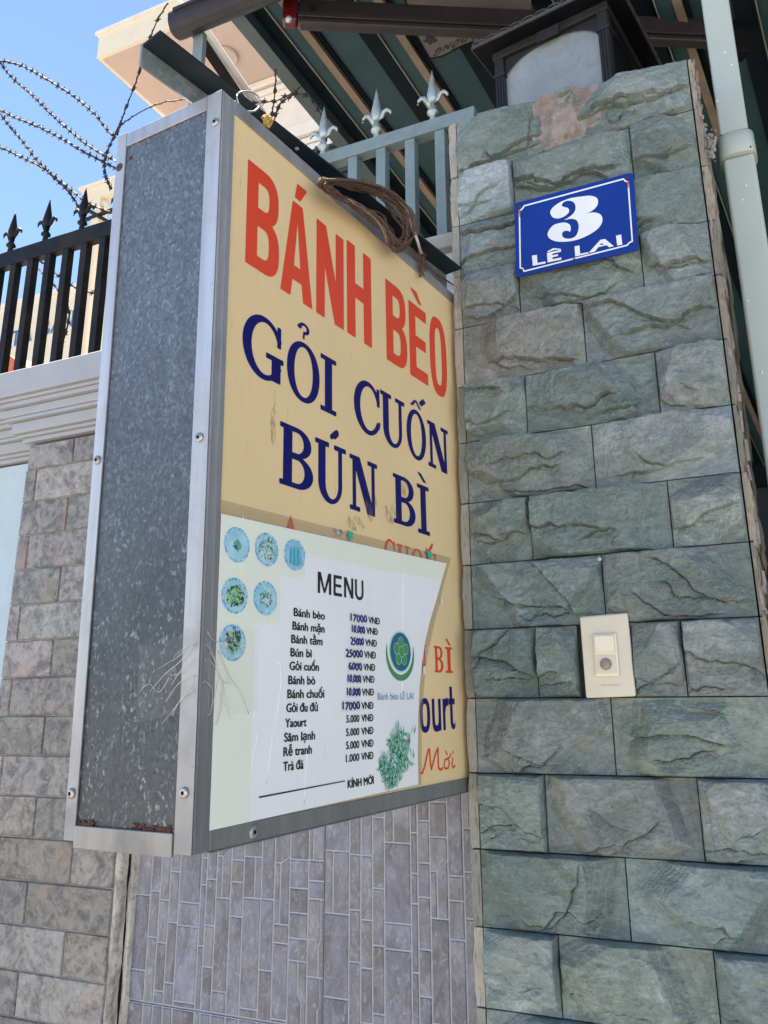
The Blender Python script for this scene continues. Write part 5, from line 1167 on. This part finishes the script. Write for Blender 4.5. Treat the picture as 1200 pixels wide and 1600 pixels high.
# retractable awning cassette and folded arm
CT = thing('awning_cassette', 'brown grey aluminium awning housing overhead at the top left', 'awning', (-.6, .1, .75))
pA, pB, pC, pD = onZ(262, 25, .78), onZ(293, 55, .73), None, None
x0_ = -.795
prof = [(.030, .005), (.030, .035), (.022, .050), (.008, .052), (.004, .042), (-.010, .040), (-.030, .030), (-.038, .012), (-.036, -.010), (-.026, -.030), (-.008, -.036), (.012, -.030), (.024, -.018)]
yc, zc = .12, .752
mb = MB(); mb.prism([(x0_, yc+a, zc+b) for a, b in prof], (1.9, 0, 0)); mb.build('housing', M['brown_alu'], CT, bevel=.002)
mb = MB(); mb.box((x0_+.02, yc-.043, zc+.008), (x0_+1.9, yc-.0385, zc+.018)); mb.build('front_lip', M['brown_alu'], CT)
mb = MB(); p0 = onZ(300, 62, .70); mb.box((p0[0]-.010, yc+.02, -.05+.30), (p0[0]+.020, yc+.035, zc-.02)); mb.build('strut', M['grey_iron'], CT)
AR = thing('folding_arm', 'long brown folding awning arm with a red joint crossing under the canopy', 'awning arm', onZ(700, 48, .80)-(0, 0, .04))
def arm_pt(x, y): return onZ(x, y, .70)
a0, a1 = arm_pt(466, 34), arm_pt(1150, 66); up_ = np.array((0, 0, 1.0)); dd = a1-a0; ln = np.linalg.norm(dd); dd /= ln; sd = np.cross(dd, up_)
mb = MB(); ww = np.linalg.norm(arm_pt(700, 56)-arm_pt(700, 22))*.5
mb.obox(a0-sd*.001, dd*ln, sd*-.030, up_*.075); mb.build('arm_tube', M['brown_alu'], AR, bevel=.006, seg=3)
mb = MB(); mb.obox(a0-dd*.001+sd*.004+up_*.012, dd*ln*.98, sd*.0045, up_*.012); mb.build('arm_rib', M['brown_alu'], AR, bevel=.001)
mb = MB(); mb.obox(a0-dd*.040+sd*.002+up_*.004, dd*.038, sd*-.034, up_*.068); mb.build('joint', M['red_cap'], AR, bevel=.008, seg=3)
mb = MB(); c_ = a0-dd*.022+sd*.004; mb.tube([c_, c_+sd*.008], [.010, .006], 12); mb.build('joint_bolt', M['silver_iron'], AR, smooth=True)
mb = MB(); c_ = a0+dd*.035+up_*.045+sd*-.001; mb.tube([c_, c_+sd*.004], .007, 12); mb.build('rivet', M['black_fill'], AR)
mb = MB(); mb.obox(a1-sd*-.004-up_*.03, dd*.03, sd*-.04, up_*.12); mb.build('wall_bracket', M['lamp_black'], AR, bevel=.004)

# banner lying under the roof
BN = thing('hanging_banner', 'grey banner with upside down letters NHI ĐỒNG tucked above the awning arm', 'banner', onP(710, 60, P0, NR)-(0, 0, .05))
bn = lambda x, y, o=0: onP(x, y, P0+NR*sgn*.035, NR)+NR*sgn*o
bp = [(630, -10), (650, 54), (671, 91), (690, 88), (706, 80), (722, 71), (736, 66), (748, 68), (775, 60), (800, 48), (830, 20), (830, -10)]
mb = MB(); mb.prism([bn(*p) for p in bp], NR*sgn*-.004); mb.build('cloth', M['banner'], BN)
mb = MB(); mb.tube([bn(x, y, .001) for x, y in bp[:9]], .0022, 6); mb.build('hem', M['lamp_black'], BN)
def bmap(cx, cy, wpx, hpx, ang):
    ca, sa = math.cos(ang), math.sin(ang)
    return lambda x, y: bn(cx-(x-.5)*wpx*ca+(y-.5)*hpx*-sa*-1, cy-(x-.5)*wpx*sa+(y-.5)*hpx*ca, .0025)
for ch, cx, cy in (('G', 684, 80), ('N', 698, 73), ('Ồ', 712, 67), ('D', 726, 60), ('I', 741, 58), ('H', 753, 57), ('N', 768, 54)):
    V_, F_, _ = text_mesh(ch, .02); x0, x1 = V_[:, 0].min(), V_[:, 0].max(); f_ = bmap(cx, cy, 11 if ch != 'I' else 3.5, 12, -.42)
    mb = MB(); mb.add([f_((x-x0)/(x1-x0), y/.69) for x, y in V_], F_); mb.build('letter', M['banner_ink'], BN)
mb = MB(); rs = random.Random(3)
for i in range(4): pass
flat([[(664+9*math.cos(a)*(1+.3*math.sin(5*a))+8, 62+6*math.sin(a)*(1+.3*math.sin(5*a))) for a in np.linspace(0, 2*math.pi, 24)[:-1]]], lambda x, y: bn(x, y, .0025)).build('emblem', M['banner_ink'], BN)

# ------------------------------------------------------------------ CREAM HOUSE with balcony, top left
CH = thing('cream_house', 'cream rendered house with an overhanging balcony slab at the top left', 'house', (-3.2, 4.4, -2.37))
zs = 4.35
mb = MB(); mb.box((-4.335, 2.99, zs), (2.0, 6.0, zs+.235)); b_ = mb.build('balcony_slab', [M['cream_wall']], CH)
mb = MB(); mb.box((-4.36, 2.965, zs+.2352), (2.0, 6.0, zs+.262)); mb.build('slab_coping', M['white_trim'], CH)
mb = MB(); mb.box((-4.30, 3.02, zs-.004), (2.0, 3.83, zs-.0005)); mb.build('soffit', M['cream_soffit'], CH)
mb = MB(); mb.box((-4.30, 3.84, -2.37), (2.0, 6.4, zs-.0045)); mb.build('wall', M['white_trim'], CH)
for i, (a, b, p) in enumerate(((zs-.075, zs-.006, .05), (zs-.15, zs-.10, .035), (zs-.72, zs-.60, .06), (zs-.80, zs-.74, .03))):
    mb = MB(); mb.box((-3.9, 3.84-p, a), (2.0, 3.8395, b)); mb.build('moulding', M['white_trim'], CH, bevel=.01)
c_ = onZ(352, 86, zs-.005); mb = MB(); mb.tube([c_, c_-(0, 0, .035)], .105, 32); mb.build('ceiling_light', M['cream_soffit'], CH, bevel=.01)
mb = MB(); mb.box((-3.02, 3.825, zs-1.8), (-.9, 3.837, zs-.86)); wn = mb.build('window', M['glass_dark'], CH); 
mb = MB()
for k in range(14):
    z = zs-.9-.068*k; mb.box((-3.02, 3.80, z-.012), (-.9, 3.822, z+.012))
for k in range(7): mb.box((-3.0+.34*k, 3.797, zs-1.8), (-2.975+.34*k, 3.8215, zs-.87))
mb.build('window_grille', M['dark_line'], wn)
mb = MB(); mb.box((-3.08, 3.80, zs-.885), (-.85, 3.838, zs-.83)); mb.build('window_frame', M['white_trim'], wn)
mb = MB(); mb.box((-4.30, 3.842, 2.9), (-4.28, 3.86, zs-.01)); mb.build('corner_strip', M['cream_soffit'], CH)
# pipe and dark gutter under the soffit
q0, q1 = onZ(322, 50, 3.2), onZ(392, 152, 3.2); mb = MB(); d2 = q1-q0; mb.tube([q0-d2*.6, q1+d2*.3], .030, 10); OP = mb.build('rusty_pipe', M['white_trim'], None, 'long pale rusty pipe running under the cream balcony above the signboard', 'pipe', smooth=True)
q0, q1 = onZ(316, 62, 3.1), onZ(372, 145, 3.1); d2 = q1-q0; mb = MB(); mb.obox(q0-d2*.2, d2*1.6, (-.05, 0, 0), (0, 0, .05)); mb.build('dark_gutter', M['lamp_black'], None, 'dark narrow gutter beside the pale pipe under the cream balcony', 'gutter')

# ------------------------------------------------------------------ BANK BUILDING and others far left
BK = thing('bank_building', 'sunlit cream building with blue VIETABANK lettering seen through the black fence', 'building', (-10, 8, -2.5))
zt_ = 4.37
mb = MB(); mb.box((-16, 6.0, -2.5), (-6.75, 12, zt_)); mb.build('wall', M['cream_wall'], BK)
mb = MB(); mb.box((-16, 5.96, zt_), (-6.7, 12, zt_+.06)); mb.build('coping', M['white_trim'], BK)
lts = 'VIETABANK'; xsL = [-9.52, -9.2, -9.05, -8.78, -8.47, -8.13, -7.82, -7.62, -7.42]
xE = -8.83
cx_ = [xE-.72, xE-.38, xE, xE+.27, xE+.37, 0]
pos = {0: -9.75, 1: -9.35, 2: onY(9, 541, 6)[0], 3: onY(25, 535, 6)[0], 4: onY(41, 532, 6)[0], 5: onY(69, 519, 6)[0], 6: onY(90, 510, 6)[0], 7: onY(106, 503, 6)[0], 8: onY(130, 495, 6)[0]}
for i, ch in enumerate(lts):
    V_, F_, _ = text_mesh(ch, .0); x0, x1 = V_[:, 0].min(), V_[:, 0].max(); wd = .04 if ch == 'I' else .22; hh_ = .235
    mb = MB(); zc_ = onY(9, 549, 6)[2] if i < 4 else onY(41, 543, 6)[2]; zc_ = 3.68+.02*i
    mb.add([(pos[i]+((x-x0)/(x1-x0)-.5)*wd, 5.985, zc_+y/.69*hh_) for x, y in V_], F_); mb.build('sign_letter', M['letter_blue'], BK)
mb = MB(); rs = random.Random(8)
mb.box((-6.74, 6.2, -2.5), (-5.4, 9, 4.75)); mb.build('annex', M['cream_wall'], BK)
mb = MB(); mb.box((-6.72, 5.9, 4.30), (-5.2, 6.195, 4.42)); mb.build('annex_roof', M['cement'], BK)
PG = thing('roof_pergola', 'cream roof terrace frame with dark railing above the black fence', 'pergola', (-5.0, 4.3, 2.0))
a_, b_ = onY(128, 312, 4), onY(200, 279, 4)
mb = MB(); mb.box((a_[0], 4.0, a_[2]-.04), (-3.9, 4.10, a_[2]+.10)); mb.build('beam', M['cream_wall'], PG)
mb = MB(); mb.box((a_[0]-.03, 3.97, a_[2]+.1005), (-3.9, 4.13, a_[2]+.13)); mb.build('beam_cap', M['white_trim'], PG)
mb = MB(); c_ = onY(147, 340, 4); mb.box((c_[0]-.04, 4.0, .5), (c_[0]+.06, 4.1, a_[2]-.041)); mb.build('post', M['cream_wall'], PG)
for (p, q) in (((135, 343), (175, 328)), ((140, 330), (175, 350))):
    a_, b_ = onY(*p, 4), onY(*q, 4); mb = MB(); mb.tube([a_, b_+(b_-a_)*.8], .02, 6); mb.build('railing', M['black_iron'], PG)
mb = MB(); a2, b2 = onY(150, 312, 4.02), onY(178, 345, 4.02); mb.obox(a2, b2-a2, (0, .05, 0), (0.05, 0, .03)); mb.build('brace', M['cream_wall'], PG)
RF = thing('red_awning', 'orange red roof edge low behind the black fence', 'roof', onY(15, 620, 3.5))
p_ = [onY(-40, 540, 3.5), onY(14, 555, 3.5), onY(56, 584, 3.5), onY(45, 640, 3.5), onY(-40, 640, 3.5)]
mb = MB(); mb.prism(p_, (0, 1.2, .15)); mb.build('roof_cover', M['roof_red'], RF)
mb = MB(); a_, b_ = onY(-40, 594, 3.48), onY(45, 592, 3.48); mb.tube([a_, b_], .006, 6); mb.build('seam', M['dark_line'], RF)

# yellow lit wall seen low between the grey bars
YW = MB(); YW.box((-2.2, 3.9-.12, -2.37), (-.9, 3.835, 2.2)); YW.build('yellow_wall', simple('pale_yellow_paint', (.62, .62, .30), .7), None, 'pale yellow painted wall low behind the grey fence', 'wall')
